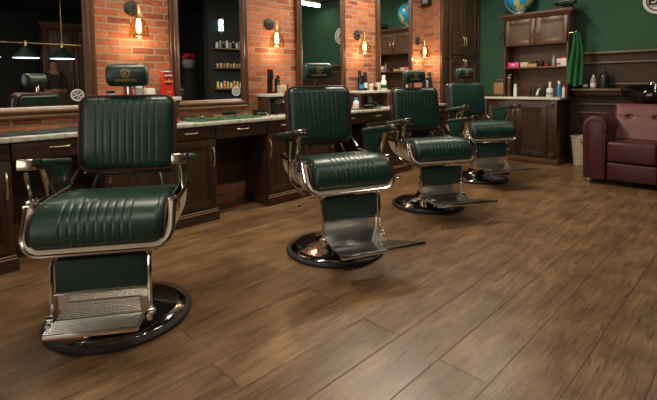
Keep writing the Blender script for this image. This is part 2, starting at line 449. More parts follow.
b = B(); b.box(5.0, 5.2, -3.2, 5.3, 0, CEIL); struct('wall_opposite', b, M_DWALL)
b = B()
for q in ((XL, -2.6, 0, CEIL), (.2, 5.0, 0, CEIL), (-2.6, .2, 0, .55), (-2.6, .2, 2.35, CEIL)): b.box(q[0], q[1], -3.2, -3.0, q[2], q[3])
struct('wall_front', b, M_PALE)
wn = B(); wn.box(-2.6, .2, -3.15, -3.14, .55, 2.35); wn = struct('fill_panel_1', wn, M_FILLPANEL)  # glowing panel added out of view so the chrome reflects something bright
b = B()
for q in ((-2.6, -2.53, .55, 2.35), (.13, .2, .55, 2.35), (-1.235, -1.165, .62, 2.28), (-2.53, .13, .55, .62), (-2.53, .13, 2.28, 2.35)): b.box(q[0], q[1], -3.12, -3.04, q[2], q[3])
obj('fill_panel_frame', b, M_WOOD, wn)  # bars around the added fill panel
# wainscot on the back wall
b = B(); b.box(-1.955, XP, YB-.02, YB, 0, 1.50); b.box(-3.385, -1.955, YB-.02, YB, 0, .93); struct('trim_1', b, M_WAIN)
b = B()
for z, h, d in ((1.50, .03, .045), (1.37, .022, .03), (1.085, .022, .03), (.945, .02, .026), (.81, .02, .026), (.69, .02, .026)):
    b.box(-1.93, XP, YB-.02-d, YB-.02, z, z+h, .006)
b.box(-1.93, XP, YB-.045, YB-.02, 0, .10, .006)
struct('trim_2', b, M_RAIL)

# ------------------------------------------------------------------ ceiling lights
fix = None
for i, (x, y, p) in enumerate(TUBES):
    lab = ['long white tube light on the black ceiling nearest the room front', 'long white tube light over the first barber chair aisle', 'long white tube light over the middle of the aisle',
           'long white tube light near the green back wall, seen in the third mirror', 'white tube light over the footrests of the two nearest barber chairs', 'white tube light over the third and fourth barber chairs', 'white tube light behind the photographer', 'white tube light added to brighten the back, before the tall walnut cabinet'][i]
    if fix is None:
        fix = thing('ceiling_light', lab, 'light', (x, y, CEIL), 0, 'tube lights on the ceiling')
        b = B(); b.box(-.022, .022, -.64, .64, -.055, 0, .006); obj('housing', b, M_WHITE, fix)
        b = B(); b.lathe([(.012, -.62), (.016, -.61), (.016, .61), (.012, .62)], (0, 0, -.085), 12, axis='y'); obj('lamp_tube', b, M_TUBE, fix)
    else: dup(fix, (x, y, CEIL), 0, lab)

# ------------------------------------------------------------------ cabinets
def handle(parent, p, L=.10, vert=True, out=(1, 0, 0), name='handle'):
    """brass bow handle; p = centre on the face, out = outward"""
    b = B(); o = Vector(out); u = Vector((0, 0, 1)) if vert else Vector((-o.y, o.x, 0)); p = Vector(p)
    pts = []
    for k in range(13):
        a = k/12; h = .024*math.sin(PI*a)**.45
        pts.append(p + u*(a-.5)*L + o*h)
    b.tube(pts, .005, 8, rr=[.0045+.002*abs(math.cos(PI*k/12)) for k in range(13)])
    for sgn in (-1, 1): b.sphere(p+u*sgn*L*.5+o*.004, .0085, 10)
    return obj(name, b, M_HANDLE, parent)
def panel_door(b, axis, face, a0, a1, z0, z1, th=.02, fr=.055, sgn=1):
    """shaker door with raised moulding; axis 'x' = face looks along x"""
    def bx(u0, u1, d0, d1, w0, w1, bev=.003):
        lo, hi = sorted((face+sgn*d0, face+sgn*d1))
        if axis == 'x': b.box(lo, hi, u0, u1, w0, w1, bev)
        else: b.box(u0, u1, lo, hi, w0, w1, bev)
    bx(a0, a0+fr, -th, 0, z0, z1); bx(a1-fr, a1, -th, 0, z0, z1)
    bx(a0+fr, a1-fr, -th, 0, z0, z0+fr); bx(a0+fr, a1-fr, -th, 0, z1-fr, z1)
    bx(a0+fr, a1-fr, -th, -.010, z0+fr, z1-fr, 0)
    m = .010
    bx(a0+fr, a0+fr+m, -.010, -.002, z0+fr, z1-fr); bx(a1-fr-m, a1-fr, -.010, -.002, z0+fr, z1-fr)
    bx(a0+fr, a1-fr, -.010, -.002, z0+fr, z0+fr+m); bx(a0+fr, a1-fr, -.010, -.002, z1-fr-m, z1-fr)

FX = -3.29      # cabinet fronts under the counter
def station_cabinet(y0, y1, halves, label):
    t = thing('vanity_cabinet', label, 'cabinet', (XL, y0, 0), 0, 'cabinets under the long counter')
    def L(x): return x - XL
    w = y1-y0
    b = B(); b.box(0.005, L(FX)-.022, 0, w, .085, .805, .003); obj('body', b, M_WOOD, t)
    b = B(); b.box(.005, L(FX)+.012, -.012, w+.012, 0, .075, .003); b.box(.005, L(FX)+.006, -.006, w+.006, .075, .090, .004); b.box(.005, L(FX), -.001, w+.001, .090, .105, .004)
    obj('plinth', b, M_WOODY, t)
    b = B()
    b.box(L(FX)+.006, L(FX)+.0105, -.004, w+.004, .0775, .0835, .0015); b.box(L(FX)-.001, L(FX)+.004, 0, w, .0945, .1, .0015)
    obj('plinth_moulding', b, M_TAN, t, label='lighter moulding edge along the plinth')  # thin tan strips, paler than the plinth
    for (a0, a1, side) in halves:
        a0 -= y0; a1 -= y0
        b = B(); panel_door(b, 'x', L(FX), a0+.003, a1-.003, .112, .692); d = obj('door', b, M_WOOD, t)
        hy = a1-.03 if side > 0 else a0+.03
        handle(d, (L(FX), hy, .54), .15)
        b = B(); b.box(L(FX)-.02, L(FX), a0+.003, a1-.003, .700, .803, .004); d = obj('drawer', b, M_WOODY, t)
        handle(d, (L(FX), (a0+a1)/2, .755), .10, False)
    return t
def kneehole(y0, y1, label):
    t = thing('kneehole_drawer_unit', label, 'drawer', (XL, y0, 0), 0, 'drawers over the knee spaces')
    w = y1-y0
    b = B(); b.box(.2, FX-XL-.022, .002, w-.002, .70, .805); obj('carcass', b, M_WOOD, t)
    b = B(); b.box(.004, .016, .002, w-.002, .20, .805); obj('back_panel', b, M_WOOD, t)
    b = B(); b.box(FX-XL-.02, FX-XL, .004, w-.004, .685, .803, .004); d = obj('drawer', b, M_WOODY, t)
    handle(d, (FX-XL, w/2, .755), .11, False)
station_cabinet(-.41, .485, [(-.41, .035, -1), (.035, .485, 1)], 'dark wooden cabinet at the left photo edge with plinth')
station_cabinet(1.02, 1.905, [(1.02, 1.46, -1), (1.46, 1.905, 1)], 'dark wooden vanity cabinet behind the nearest barber chair')
station_cabinet(2.44, 3.325, [(2.44, 2.885, -1), (2.885, 3.325, 1)], 'dark wooden vanity cabinet behind the second barber chair')
station_cabinet(3.86, 4.745, [(3.86, 4.30, -1), (4.30, 4.745, 1)], 'dark wooden vanity cabinet behind the third barber chair')
station_cabinet(5.28, 5.635, [(5.28, 5.635, -1)], 'narrow dark wooden vanity cabinet in the brick corner')
kneehole(.487, 1.018, 'brass-handled drawer above the knee space behind the nearest barber chair')
kneehole(1.907, 2.438, 'brass-handled drawer above the open knee space between first two chairs')
kneehole(3.327, 3.858, 'brass-handled drawer above the knee space between second and third chairs')
kneehole(4.747, 5.278, 'brass-handled drawer above the knee space beside the fourth chair')
b = B(); b.box(XL+.002, -3.265, -.43, 5.65, .807, .838, .005)
tag(obj('countertop', b, M_COUNTER), 'long pale stone counter running under all the mirrors', 'counter')
b = B()
for y0, y1 in ((.49, 1.015), (1.91, 2.435), (3.33, 3.855)): b.box(XL+.001, XL+.012, y0, y1, 0, .012)
struct('baseboard_left', b, M_RAIL)

# ledge towers standing on the counter between mirrors
LT = -3.47
def ledge_tower(y0, y1, label):
    t = thing('ledge_shelf', label, 'shelf', (XL, y0, .838), 0, 'cream-topped shelves on the long counter')
    w = y1-y0; d = LT-XL
    b = B(); b.box(.002, d, 0, w, .182, .212, .005); obj('shelf_top', b, M_LEDGE, t)
    b = B(); b.box(.002, d-.03, .02, .04, 0, .182, .002); obj('side_panel', b, M_WOODT, t)
    b = B(); b.box(.002, d-.03, w-.04, w-.02, 0, .182, .002); obj('side_panel', b, M_WOODT, t)
    b = B(); b.box(.004, .02, .04, w-.04, 0, .182); obj('back_panel', b, M_WOODH, t)
    return t
ledge_tower(1.13, 1.70, 'cream-topped shelf with a red carton on top, left of second mirror')
ledge_tower(2.60, 3.11, 'cream-topped shelf with black shaver stand, behind second barber chair')
ledge_tower(3.98, 4.56, 'cream-topped shelf with black cans between third and fourth mirrors')
ledge_tower(5.36, 5.65, 'cream-topped corner shelf with bottles under the farthest wall lamp')

# ------------------------------------------------------------------ mirrors
def wall_mirror(y0, y1, label, sticker=False, tilt=0, lefthid=False):
    fw = .082; z0, z1 = .925, 2.62
    t = thing('wall_mirror', label, 'mirror', (XL, (y0+y1)/2, z0), tilt, 'framed mirrors on the brick wall')
    h = z1-z0; hw = (y1-y0)/2
    b = B(); b.box(.002, .016, -hw+.03, hw-.03, .03, h-.03); obj('backing_board', b, M_WOODT, t)
    b = B(); b.box(.016, .020, -hw+.06, hw-.06, .06, h-.06); obj('glass', b, M_MIRROR, t)
    # moulded frame: four mitred rails from one profile (d = out of wall, e = distance from outer edge)
    prof = [(0.0, .002), (0.0, .030), (.006, .036), (.016, .038), (.024, .030), (.030, .030), (.038, .040), (.050, .044), (.060, .040), (.066, .030), (.074, .026), (fw, .021), (fw, .016)]
    b = B()
    def corner(e): return [(-hw+e, e), (hw-e, e), (hw-e, h-e), (-hw+e, h-e)]
    rings = [[b._v((d, c[0], c[1])) for c in corner(e)] for e, d in prof]
    for r0, r1 in zip(rings, rings[1:]):
        for k in range(4):
            b.mi = 1 if k in (0, 2) else 0
            b._f([r0[k], r0[(k+1) % 4], r1[(k+1) % 4], r1[k]])
    obj('frame', b, [M_FRAME, M_FRAMEY_LIT], t, ang=20)
    if sticker:
        g = t.children[1]
        b = B(); cy, cz = hw-fw-.055, fw+.075
        for r0, r1 in ((.040, .046), (.030, .033)):
            n = 28
            A = [b._v((.0206, cy+r0*math.cos(2*PI*k/n), cz+r0*math.sin(2*PI*k/n))) for k in range(n)]
            C2 = [b._v((.0206, cy+r1*math.cos(2*PI*k/n), cz+r1*math.sin(2*PI*k/n))) for k in range(n)]
            for k in range(n): b._f([A[k], A[(k+1) % n], C2[(k+1) % n], C2[k]])
        for k in range(14):
            a = 2*PI*k/14
            b.M = Matrix.Translation((0, cy, cz)) @ Matrix.Rotation(a, 4, 'X')
            b.box(.0202, .0206, -.003, .003, .034, .040)
        for a in (.3, 1.3, 2.3, 3.4, 4.4, 5.4):
            b.M = Matrix.Translation((0, cy, cz)) @ Matrix.Rotation(a, 4, 'X')
            b.box(.0202, .0206, .002, .010, .010, .026)
        b.M = Matrix.Translation((0, cy, cz)); b.box(.0202, .0206, -.012, .012, -.004, .003)
        obj('sticker', b, M_WHITE, g)
    return t
wall_mirror(.295, 1.105, 'large framed mirror at left photo edge reflecting green pendant lamps', True)
wall_mirror(1.70, 2.49, 'framed mirror reflecting dark shelves of bottles, between first and second chairs', True)
wall_mirror(3.125, 3.91, 'framed mirror directly behind the second barber chair, reflecting green wall', False, .021)
wall_mirror(4.505, 5.305, 'farthest framed mirror, reflecting the blue globe and wooden cabinet', False)

# ------------------------------------------------------------------ wall sconces
def make_sconce():
    t = thing('wall_sconce', '', 'lamp')
    b = B(); b.lathe([(.056, 0), (.060, .004), (.060, .012), (.052, .018), (.012, .022)], (0, 0, 0), 28, axis='x'); obj('wall_plate', b, M_RUBBER, t)
    b = B(); b.tube([(.02, 0, 0), (.05, 0, -.004), (.09, .004, .0), (.12, .006, .004)], .006, 8); b.sphere((.122, .006, .004), .014, 12); obj('arm', b, M_BRASS, t)
    b = B(); b.lathe([(.006, 0), (.012, -.004), (.014, -.02), (.017, -.045), (.021, -.055), (.021, -.085), (.026, -.090), (.026, -.100)], (.122, .006, 0), 18); obj('socket', b, M_BRASS, t)
    b = B()
    o_ = [(.027, -.090), (.034, -.102), (.050, -.118), (.064, -.145), (.071, -.185), (.076, -.225), (.077, -.245)]
    i_ = [(r-.003, z) for r, z in o_[::-1]]
    b.lathe(o_+i_, (.122, .006, 0), 28, cap=False); obj('glass_shade', b, M_AMBER, t)
    b = B(); b.lathe([(.010, -.098), (.014, -.11), (.018, -.14), (.020, -.175), (.016, -.200), (.006, -.212)], (.122, .006, 0), 16); bl = obj('bulb', b, M_FIL, t, label='glowing warm light bulb')
    return t
sc = make_sconce()
SC = [(1.395, 1.775), (2.775, 1.765), (4.14, 1.752), (5.47, 1.748)]
for i, (y, z) in enumerate(SC):
    lab = ['glass wall lamp above the headrest of the nearest barber chair', 'glass wall lamp on brick between second and third mirrors',
           'glass wall lamp on brick between third and fourth mirrors', 'farthest glass wall lamp, glowing in the brick corner'][i]
    s = sc if i == 0 else dup(sc)
    s.location = (XL, y, z); s['label'] = lab; s['group'] = 'amber glass wall lamps'
    l = bpy.data.lights.new('sconce_light_source', 'POINT'); l.energy = [3.0, 3.0, 3.0, 5.5][i]; l.color = (1, .70, .42); l.shadow_soft_size = .03
    o = bpy.data.objects.new('sconce_light_source', l); COL.objects.link(o); o.location = (XL+.122, y+.006, z-.262)

# corner device
t = thing('wall_speaker', 'small black box with grey front high in the brick corner', 'speaker', (-3.60, 5.60, 2.27))
b = B(); b.box(-.06, .05, -.05, .05, 0, .2, .01); obj('case', b, M_BLACK, t)
b = B(); b.box(-.045, .035, -.054, -.05, .02, .10, .004); obj('front_panel', b, M_GREY, t)
b = B(); b.box(-.08, -.06, -.02, .02, .05, .09); obj('bracket', b, M_BLACK, t)

# ------------------------------------------------------------------ tall cabinet
t = thing('tall_cabinet', 'tall dark walnut cabinet with four panelled doors beside the brick corner', 'cabinet', (-3.68, 5.755, 0))
CW = 1.09
b = B(); b.box(.004, .265, 0, CW, 0, 2.9, .003); obj('body', b, M_WOODT, t)
b = B(); b.box(.265, .300, -.10, .02, 0, 2.9, .004); b.box(.265, .295, CW-.06, CW, 0, 2.9, .004); b.box(.265, .290, .02, CW-.06, 1.505, 1.545, .004); obj('face_frame', b, M_WOODT, t)
b = B(); b.box(.265, .310, -.10, CW, 0, .1, .004); obj('plinth', b, M_WOODT, t)
for (a0, a1, sd) in ((.13, .545, 1), (.55, .97, -1)):
    for z0, z1, hz in ((.11, 1.50, 1.42), (1.55, 2.86, 1.765)):
        b = B(); panel_door(b, 'x', .300, a0, a1, z0, z1, .02, .075); d = obj('door', b, M_WOODT, t)
        handle(d, (.300, a1-.03 if sd > 0 else a0+.03, hz), .13)

# ------------------------------------------------------------------ back base cabinet + hutch
CF = 6.30
t = thing('base_cabinet', 'dark wooden base cabinet with panelled doors under the back hutch', 'cabinet', (0, 6.3, 0))
f = 6.3
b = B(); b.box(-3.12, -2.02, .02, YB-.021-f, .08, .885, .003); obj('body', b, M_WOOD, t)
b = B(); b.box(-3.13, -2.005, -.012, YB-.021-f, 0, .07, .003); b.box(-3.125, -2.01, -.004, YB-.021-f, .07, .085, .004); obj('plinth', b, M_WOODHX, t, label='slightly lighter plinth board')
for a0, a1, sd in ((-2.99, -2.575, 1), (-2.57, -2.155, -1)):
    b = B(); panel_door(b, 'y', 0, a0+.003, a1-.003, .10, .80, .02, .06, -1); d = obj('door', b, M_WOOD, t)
    handle(d, (a1-.03 if sd > 0 else a0+.03, 0, .70), .11, True, (0, -1, 0))
b = B()
for x in (-3.12, -2.14):
    b = B(); b.box(x, x+.12, -.012, .02, .09, .885, .004); b.box(x+.02, x+.10, -.02, -.011, .10, .16, .004); obj('pilaster', b, M_WOOD, t)
b = B()
b.prism([(-2.115, .845), (-2.045, .845), (-2.055, .815), (-2.08, .79), (-2.105, .815)], 'y', -.03, -.012, .004); obj('carved_ornament', b, M_WOODH, t)
b = B(); b.prism([(-2.125, .165), (-2.035, .165), (-2.05, .13), (-2.08, .10), (-2.11, .13)], 'y', -.032, -.012, .004); obj('carved_ornament', b, M_WOODH, t)
b = B(); b.box(-3.10, -1.985, 6.27, YB-.022, .887, .918, .006)
tag(obj('countertop', b, M_LEDGE), 'pale counter slab on the back base cabinet', 'counter')
# hutch
HY = 6.50
t = thing('hutch', 'wooden hutch with two upper doors and an open shelf against green wall', 'cabinet', (0, HY, .919))
dz = .919; dp = YB-.045-HY
b = B()
b.box(-2.845, -2.82, 0, dp, 0, 2.05-dz, .003); obj('side_panel', b, M_WOODH, t)
b = B(); b.box(-1.985, -1.96, 0, dp, 0, 2.05-dz, .003); obj('side_panel', b, M_WOODH, t)
b = B(); b.box(-2.82, -1.985, dp-.015, dp, 0, 2.05-dz); obj('back_panel', b, M_WOODHX, t)
b = B(); b.box(-2.82, -1.985, .005, dp-.015, 1.325-dz, 1.348-dz, .003); obj('shelf_board', b, M_WOODHX, t)
b = B(); b.box(-2.82, -1.985, .02, dp-.015, 1.655-dz, 1.675-dz); b.box(-2.82, -1.985, .02, dp-.015, 2.03-dz, 2.05-dz); obj('cupboard_box', b, M_WOODHX, t)
for a0, a1, sd in ((-2.845, -2.404, 1), (-2.401, -1.96, -1)):
    b = B(); panel_door(b, 'y', 0, a0+.003, a1-.003, 1.66-dz, 2.035-dz, .02, .07, -1); d = obj('door', b, M_WOODH, t)
    handle(d, (a1-.035 if sd > 0 else a0+.035, 0, 1.83-dz), .09, True, (0, -1, 0))
b = B()
prof = [(.0, 2.04), (-.012, 2.045), (-.018, 2.06), (-.032, 2.075), (-.045, 2.085), (-.05, 2.105), (-.05, 2.118)]
pts = [[b._v(p) for p in ((-2.845+e, dp, z-dz), (-2.845+e, e, z-dz), (-1.96-e, e, z-dz), (-1.96-e, dp, z-dz))] for e, z in prof]
for r0, r1 in zip(pts, pts[1:]):
    for k in range(3): b._f([r0[k], r0[k+1], r1[k+1], r1[k]])
b._f(pts[-1]); b._f(pts[0][::-1])
for r0, r1 in zip(pts, pts[1:]): b._f([r0[3], r0[0], r1[0], r1[3]])
obj('cornice', b, M_WOODHX, t, ang=25)
# low wooden block left of hutch, for the bag
b = B(); b.box(-3.09, -2.85, 6.48, 6.82, .919, .950, .003)
tag(obj('serving_board', b, M_WOOD), 'dark wooden board under the kraft bag beside the hutch', 'board')
# wall shelf right of hutch
b = B(); b.box(-1.955, -1.36, 6.60, YB-.021, 1.005, 1.033, .004); b.box(-1.955, -1.36, 6.74, YB-.047, .945, 1.005, .004)
tag(obj('wall_shelf', b, M_RAIL), 'brown wooden shelf with three bottles right of the hutch', 'shelf')

# ------------------------------------------------------------------ small containers
def bottle(loc, h, r, m, capm=None, caph=.0, capr=None, kind='bottle', label='', group=None, pump=False, lab=None, neck=.6, cat=None):
    t = thing(kind, label, cat or kind.split('_')[-1], loc, 0, group)
    hb = h-caph
    b = B(); b.lathe([(r*.92, 0), (r, .006), (r, hb*.78), (r*.85, hb*.88), (r*neck, hb*.95), (r*neck, hb)], seg=18); obj('body', b, m, t)
    if caph:
        cr = capr or r*neck*1.05
        b = B(); b.lathe([(cr, hb), (cr, hb+caph*.9), (cr*.9, hb+caph)], seg=16)
        if pump:
            b.tube([(0, 0, hb+caph), (0, 0, hb+caph+.03)], .004, 8); b.tube([(0, 0, hb+caph+.03), (.035, 0, hb+caph+.028)], .006, 8)
        obj('cap', b, capm, t)
    if lab:
        b = B(); b.lathe([(r+.0008, hb*.18), (r+.0008, hb*.5)], seg=18, cap=False); obj('paper_label', b, lab, t)
    return t
def jar(loc, h, r, m, lidm, label, group=None, kind='jar'):
    t = thing(kind, label, 'jar', loc, 0, group)
    b = B(); b.lathe([(r*.95, 0), (r, .005), (r, h*.62), (r*.96, h*.68)], seg=18); obj('body', b, m, t)
    b = B(); b.lathe([(r*1.03, h*.68), (r*1.03, h*.97), (r*.98, h)], seg=18); obj('lid', b, lidm, t)
    return t
def carton(name, loc, dx, dy, dz_, m, label, cat='box', group=None, lidm=None, rz=0):
    t = thing(name, label, cat, loc, rz, group)
    b = B(); b.box(-dx/2, dx/2, -dy/2, dy/2, 0, dz_*(.86 if lidm else 1), .003); obj('body', b, m, t)
    if lidm:
        b = B(); b.box(-dx/2-.002, dx/2+.002, -dy/2-.002, dy/2+.002, dz_*.86, dz_, .003); obj('lid', b, lidm, t)
    return t
ZL = 1.0505
# ledge 1
t = carton('gift_carton', (-3.54, 1.605, ZL), .08, .078, .205, M_RED, 'tall red carton with white writing and a fire bowl picture', 'box')
b = B(); b.box(.0403, .0411, -.0385, .0385, .125, .2045); obj('upper_print', b, M_DRED, t)
b = B(); b.box(-.04, .04, -.038, .038, .2052, .209, .001); b.box(-.012, .012, -.02, .02, .209, .214, .002); obj('top_cover', b, M_WHITE, t, label='white top of the carton')
text_mesh('lettering', 'Barber', .024, M_WHITE, t, lambda u, v, q: (.0414+q, u, .178+v+u*.08), bold=.0008)
b = B(); b.prism([(-.030, .118), (.030, .118), (.026, .106), (.012, .100), (-.012, .100), (-.026, .106)], 'x', .0411, .0420); obj('bowl_print', b, M_BLACK, t)
b = B()
for y, h, w_ in ((-.028, .032, .006), (-.013, .020, .006), (0, .036, .008), (.014, .022, .006), (.028, .030, .006), (-.034, .012, .003), (.034, .02, .003)):
    b.prism([(y-w_, .119), (y+w_, .119), (y+w_*.6, .119+h*.6), (y, .119+h), (y-w_*.7, .119+h*.5)], 'x', .0412, .0422)
b.box(.0403, .0409, -.028, .028, .045, .050); b.box(.0403, .0409, -.020, .020, .032, .036); obj('flame_print', b, M_ORANGE, t)
carton('small_box', (-3.55, 1.46, ZL), .08, .065, .075, M_WHITE, 'low white box left of the red carton')
bottle((-3.56, 1.385, ZL), .19, .026, M_WHITE, M_BLACK, .03, .016, label='white bottle with black cap behind the nearest headrest, beside white box', lab=M_GREY)
bottle((-3.60, 1.31, ZL), .17, .024, M_DRED, M_BLACK, .03, .014, label='dark red bottle behind the nearest headrest')
jar((-3.56, 1.17, ZL), .06, .03, M_GREY, M_BLACK, 'small grey jar left of the nearest headrest')
# ledge 2: shaver on charging stand, liquid box
t = thing('clipper_stand', 'tall black shaver stand at left end of the second ledge', 'stand', (-3.56, 2.70, ZL))
b = B(); b.box(-.05, .04, -.03, .03, 0, .02, .004); b.box(-.04, .0, -.024, .024, .02, .17, .008); obj('stand_body', b, M_BLACK, t)
b = B(); b.box(-.03, .012, -.027, .027, .14, .245, .008); b.box(.012, .016, -.01, .01, .17, .19, .001); obj('shaver', b, M_STEELD, t)
t = thing('hair_clipper', 'black and silver hair clipper leaning on the second ledge', 'clipper', (-3.60, 2.81, ZL))
b = B(); b.box(-.02, .02, -.024, .024, 0, .15, .01); obj('grip', b, M_BLACK, t)
b = B(); b.box(-.018, .018, -.020, .020, .15, .19, .006); b.box(.02, .024, -.012, .012, .10, .145, .002); obj('blade_head', b, M_ALU, t)
t = carton('aftershave_box', (-3.515, 2.80, ZL), .05, .085, .085, M_CREAM, 'cream box with a yellow emblem on the second ledge')
b = B(); b.box(.0252, .0262, .0, .03, .03, .06, .002); obj('emblem_print', b, M_YEL, t); b = B(); b.box(.0252, .026, .0, .035, .008, .022, .001); obj('red_print', b, M_ORANGE, t)
bottle((-3.52, 2.885, ZL), .09, .014, M_BLACK, M_BLACK, .03, .008, label='tiny black dropper bottle right of the cream box')
# ledge 3
bottle((-3.56, 4.085, ZL), .19, .030, M_BLACK, M_BLACK, .03, .022, kind='spray_can', label='black spray can with blue band on the third ledge', lab=M_BLUE, neck=.8, cat='can')
bottle((-3.56, 4.155, ZL), .23, .028, M_BLACK, M_BLACKM, .03, .022, kind='spray_can', label='tallest black spray can with white band on the third ledge', lab=M_WHITE, neck=.8, cat='can')
bottle((-3.62, 4.12, ZL), .25, .025, M_STEELD, M_BLACK, .05, .02, kind='spray_can', label='dark steel can behind the two black spray cans', neck=.8, cat='can')
jar((-3.53, 4.235, ZL), .085, .026, M_CREAM, M_WHITE, 'small cream jar right of the black spray cans')
jar((-3.53, 4.31, ZL), .045, .030, M_BLACK, M_BLACK, 'flat black tin on the third ledge')
jar((-3.54, 4.385, ZL), .10, .034, M_CREAM, M_CREAM, 'cream jar left of the green labelled spray bottle')
bottle((-3.53, 4.485, ZL), .19, .036, M_WHITE, M_WHITE, .05, .024, kind='spray_bottle', label='white spray bottle with green band on the third ledge', lab=M_TOWEL, cat='bottle')
# ledge 4
bottle((-3.54, 5.43, ZL), .20, .028, M_BLACK, M_BLUE, .03, .018, label='black bottle with blue cap in the far brick corner')
bottle((-3.54, 5.50, ZL), .16, .026, M_GREY, M_BLACK, .03, .018, label='grey bottle between darker ones in the far brick corner')
bottle((-3.54, 5.575, ZL), .24, .032, M_BLACK, M_BLACK, .04, .022, label='tallest black bottle in the far brick corner')

# things on the counter
ZC = .8385
def cloth(name, x0, x1, y0, y1, z, mat, label, cat='towel', seed=1, amp=.006):
    rnd = random.Random(seed); b = B(); P = []; nx, ny = 14, 40
    ph = [rnd.random()*6 for _ in range(4)]
    for i in range(nx+1):
        row = []
        for j in range(ny+1):
            x = x0+(x1-x0)*i/nx; y = y0+(y1-y0)*j/ny
            h = .006 + amp*(1+math.sin(9*x*6+ph[0]+3*math.sin(y*8+ph[1])))*.5 + amp*.5*(1+math.sin(y*40+ph[2]+x*20))
            if i in (0, nx) or j in (0, ny): h = .0015
            row.append((x+.008*math.sin(y*30+ph[3])*(i in (0, nx)), y, z+h))
        P.append(row)
    V = b.grid(P); Q = [[b._v((v.co.x, v.co.y, z)) for v in row] for row in V]
    for i in range(nx):
        for j in range(ny): b._f([Q[i][j], Q[i+1][j], Q[i+1][j+1], Q[i][j+1]])
    R_ = [(0, j) for j in range(ny+1)]+[(i, ny) for i in range(1, nx+1)]+[(nx, j) for j in range(ny-1, -1, -1)]+[(i, 0) for i in range(nx-1, 0, -1)]
    for a in range(len(R_)):
        (i, j), (k, l) = R_[a], R_[(a+1) % len(R_)]
        b._f([V[i][j], V[k][l], Q[k][l], Q[i][j]])
    return tag(obj(name, b, mat, ang=60), label, cat)
cloth('towel', -3.60, -3.34, .35, 1.10, ZC, M_TOWELG, 'dark grey-green towel flat on the counter under first mirror', seed=2, amp=.008)
cloth('towel', -3.60, -3.34, 1.74, 2.42, ZC, M_TOWEL2, 'light green towel flat on the counter under second mirror', seed=3, amp=.012)
cloth('towel', -3.58, -3.34, 3.25, 3.80, ZC, M_BLACKM, 'dark cloth flat on the counter behind second chair', seed=4, amp=.006)
def comb(loc, rz, m, label):
    b = B(); b.box(-.09, .09, .006, .014, 0, .004)
    for k in range(30): b.box(-.088+k*.006, -.085+k*.006, -.012, .006, 0, .003)
    return tag(obj('comb', b, m, loc=loc, rz=rz), label, 'comb')
comb((-3.40, 1.83, ZC+.0345), .9, M_BLACK, 'black comb left on the light green towel')
comb((-3.42, 2.02, ZC+.0345), 2.2, M_TAN, 'tan comb in the middle of the light green towel')
def scissors(loc, rz, label):
    t = thing('scissors', label, 'scissors', loc, rz)
    for s in (-1, 1):
        b = B(); b.M = Matrix.Rotation(s*.16, 4, 'Z'); b.box(-.01, .09, -.004, .004, .001*(s+1), .002+.001*(s+1)); b.box(-.05, -.01, -.003, .003, .001*(s+1), .003+.001*(s+1))
        b.tube([(-.062+.015*math.cos(a), .015*math.sin(a), .003+.001*s) for a in [2*PI*k/14 for k in range(15)]], .003, 6); obj('blade', b, M_ALU, t)
scissors((-3.40, 1.74+.17, ZC+.0345), 1.2, 'steel scissors on the light green towel')
scissors((-3.40, 3.45, ZC+.020), 1.9, 'steel scissors on the dark cloth behind second chair')
def clip_machine(loc, rz, label, m=None):
    t = thing('hair_clipper', label, 'clipper', loc, rz)
    b = B(); b.lathe([(.012, -.075), (.020, -.06), (.022, -.02), (.020, .03), (.024, .055)], (0, 0, .023), 14, axis='x', sy=.9); obj('grip', b, m or M_BLACK, t)
    b = B(); b.box(.055, .085, -.022, .022, .010, .032, .003); obj('blade_head', b, M_ALU, t)
clip_machine((-3.42, 2.13, ZC+.033), 1.3, 'black clipper on the right half of the light green towel')
clip_machine((-3.46, 2.50, ZC), 1.8, 'black clipper on the counter right of second mirror')
clip_machine((-3.40, 1.60, ZC), 2.4, 'dark red and silver clipper below the red carton ledge', M_DRED)
t = carton('tool_case', (-3.56, 2.535, ZC), .07, .09, .06, M_BLACK, 'small black case on counter right of second mirror', 'case', lidm=M_BLACKM)
t = thing('hair_dryer', 'upright black and silver tool holder left of second ledge', 'hair dryer', (-3.52, 2.56+.17, ZC))
b = B(); b.tube([(0, 0, 0), (0, 0, .06), (.004, .01, .11)], .015, 10, rr=[.020, .014, .015]); obj('handle', b, M_BLACK, t)
b = B(); b.lathe([(.018, -.05), (.030, -.04), (.033, .0), (.026, .035), (.020, .06)], (.004, .01, .135), 16, axis='y'); obj('barrel', b, M_STEELD, t)
b = B(); b.lathe([(.021, .06), (.023, .064), (.023, .075)], (.004, .01, .135), 16, axis='y'); obj('nozzle', b, M_ALU, t)
bottle((-3.50, 2.90, ZC), .095, .030, M_WHITE, M_WHITE, .02, .016, label='white squat bottle under the second ledge')
jar((-3.44, 2.82, ZC), .045, .024, M_GREY, M_ALU, 'small grey pot under the left end of second ledge')
bottle((-3.45, 3.86, ZC), .135, .034, M_WHITE, M_BLUE, .03, .02, kind='spray_bottle', label='white bottle with blue top left of red tub', cat='bottle')
jar((-3.52, 3.93, ZC), .06, .042, M_WHITE, M_RED, 'low white tub with red lid left of the third ledge cubby')
b = B(); b.box(-3.41, -3.285, 3.80, 4.14, ZC, ZC+.012, .004); tag(obj('tool_tray', b, M_STEELD), 'dark shallow tray on the counter before the third ledge', 'tray')
clip_machine((-3.35, 3.97, ZC+.012), 1.5, 'black clipper lying on the dark tray')
for k, (y, l_) in enumerate(((4.19, 'left black clipper hanging in the third ledge cubby'), (4.27, 'right black clipper hanging in the third ledge cubby'))):
    t = thing('hair_clipper', l_, 'clipper', (XL+.03, y, .86), 0, 'clippers hung under the third ledge')
    b = B(); b.box(0, .035, -.02, .02, 0, .10, .008); obj('grip', b, M_BLACK, t)
    b = B(); b.box(.004, .03, -.018, .018, .10, .125, .004); obj('blade_head', b, M_STEELD, t)
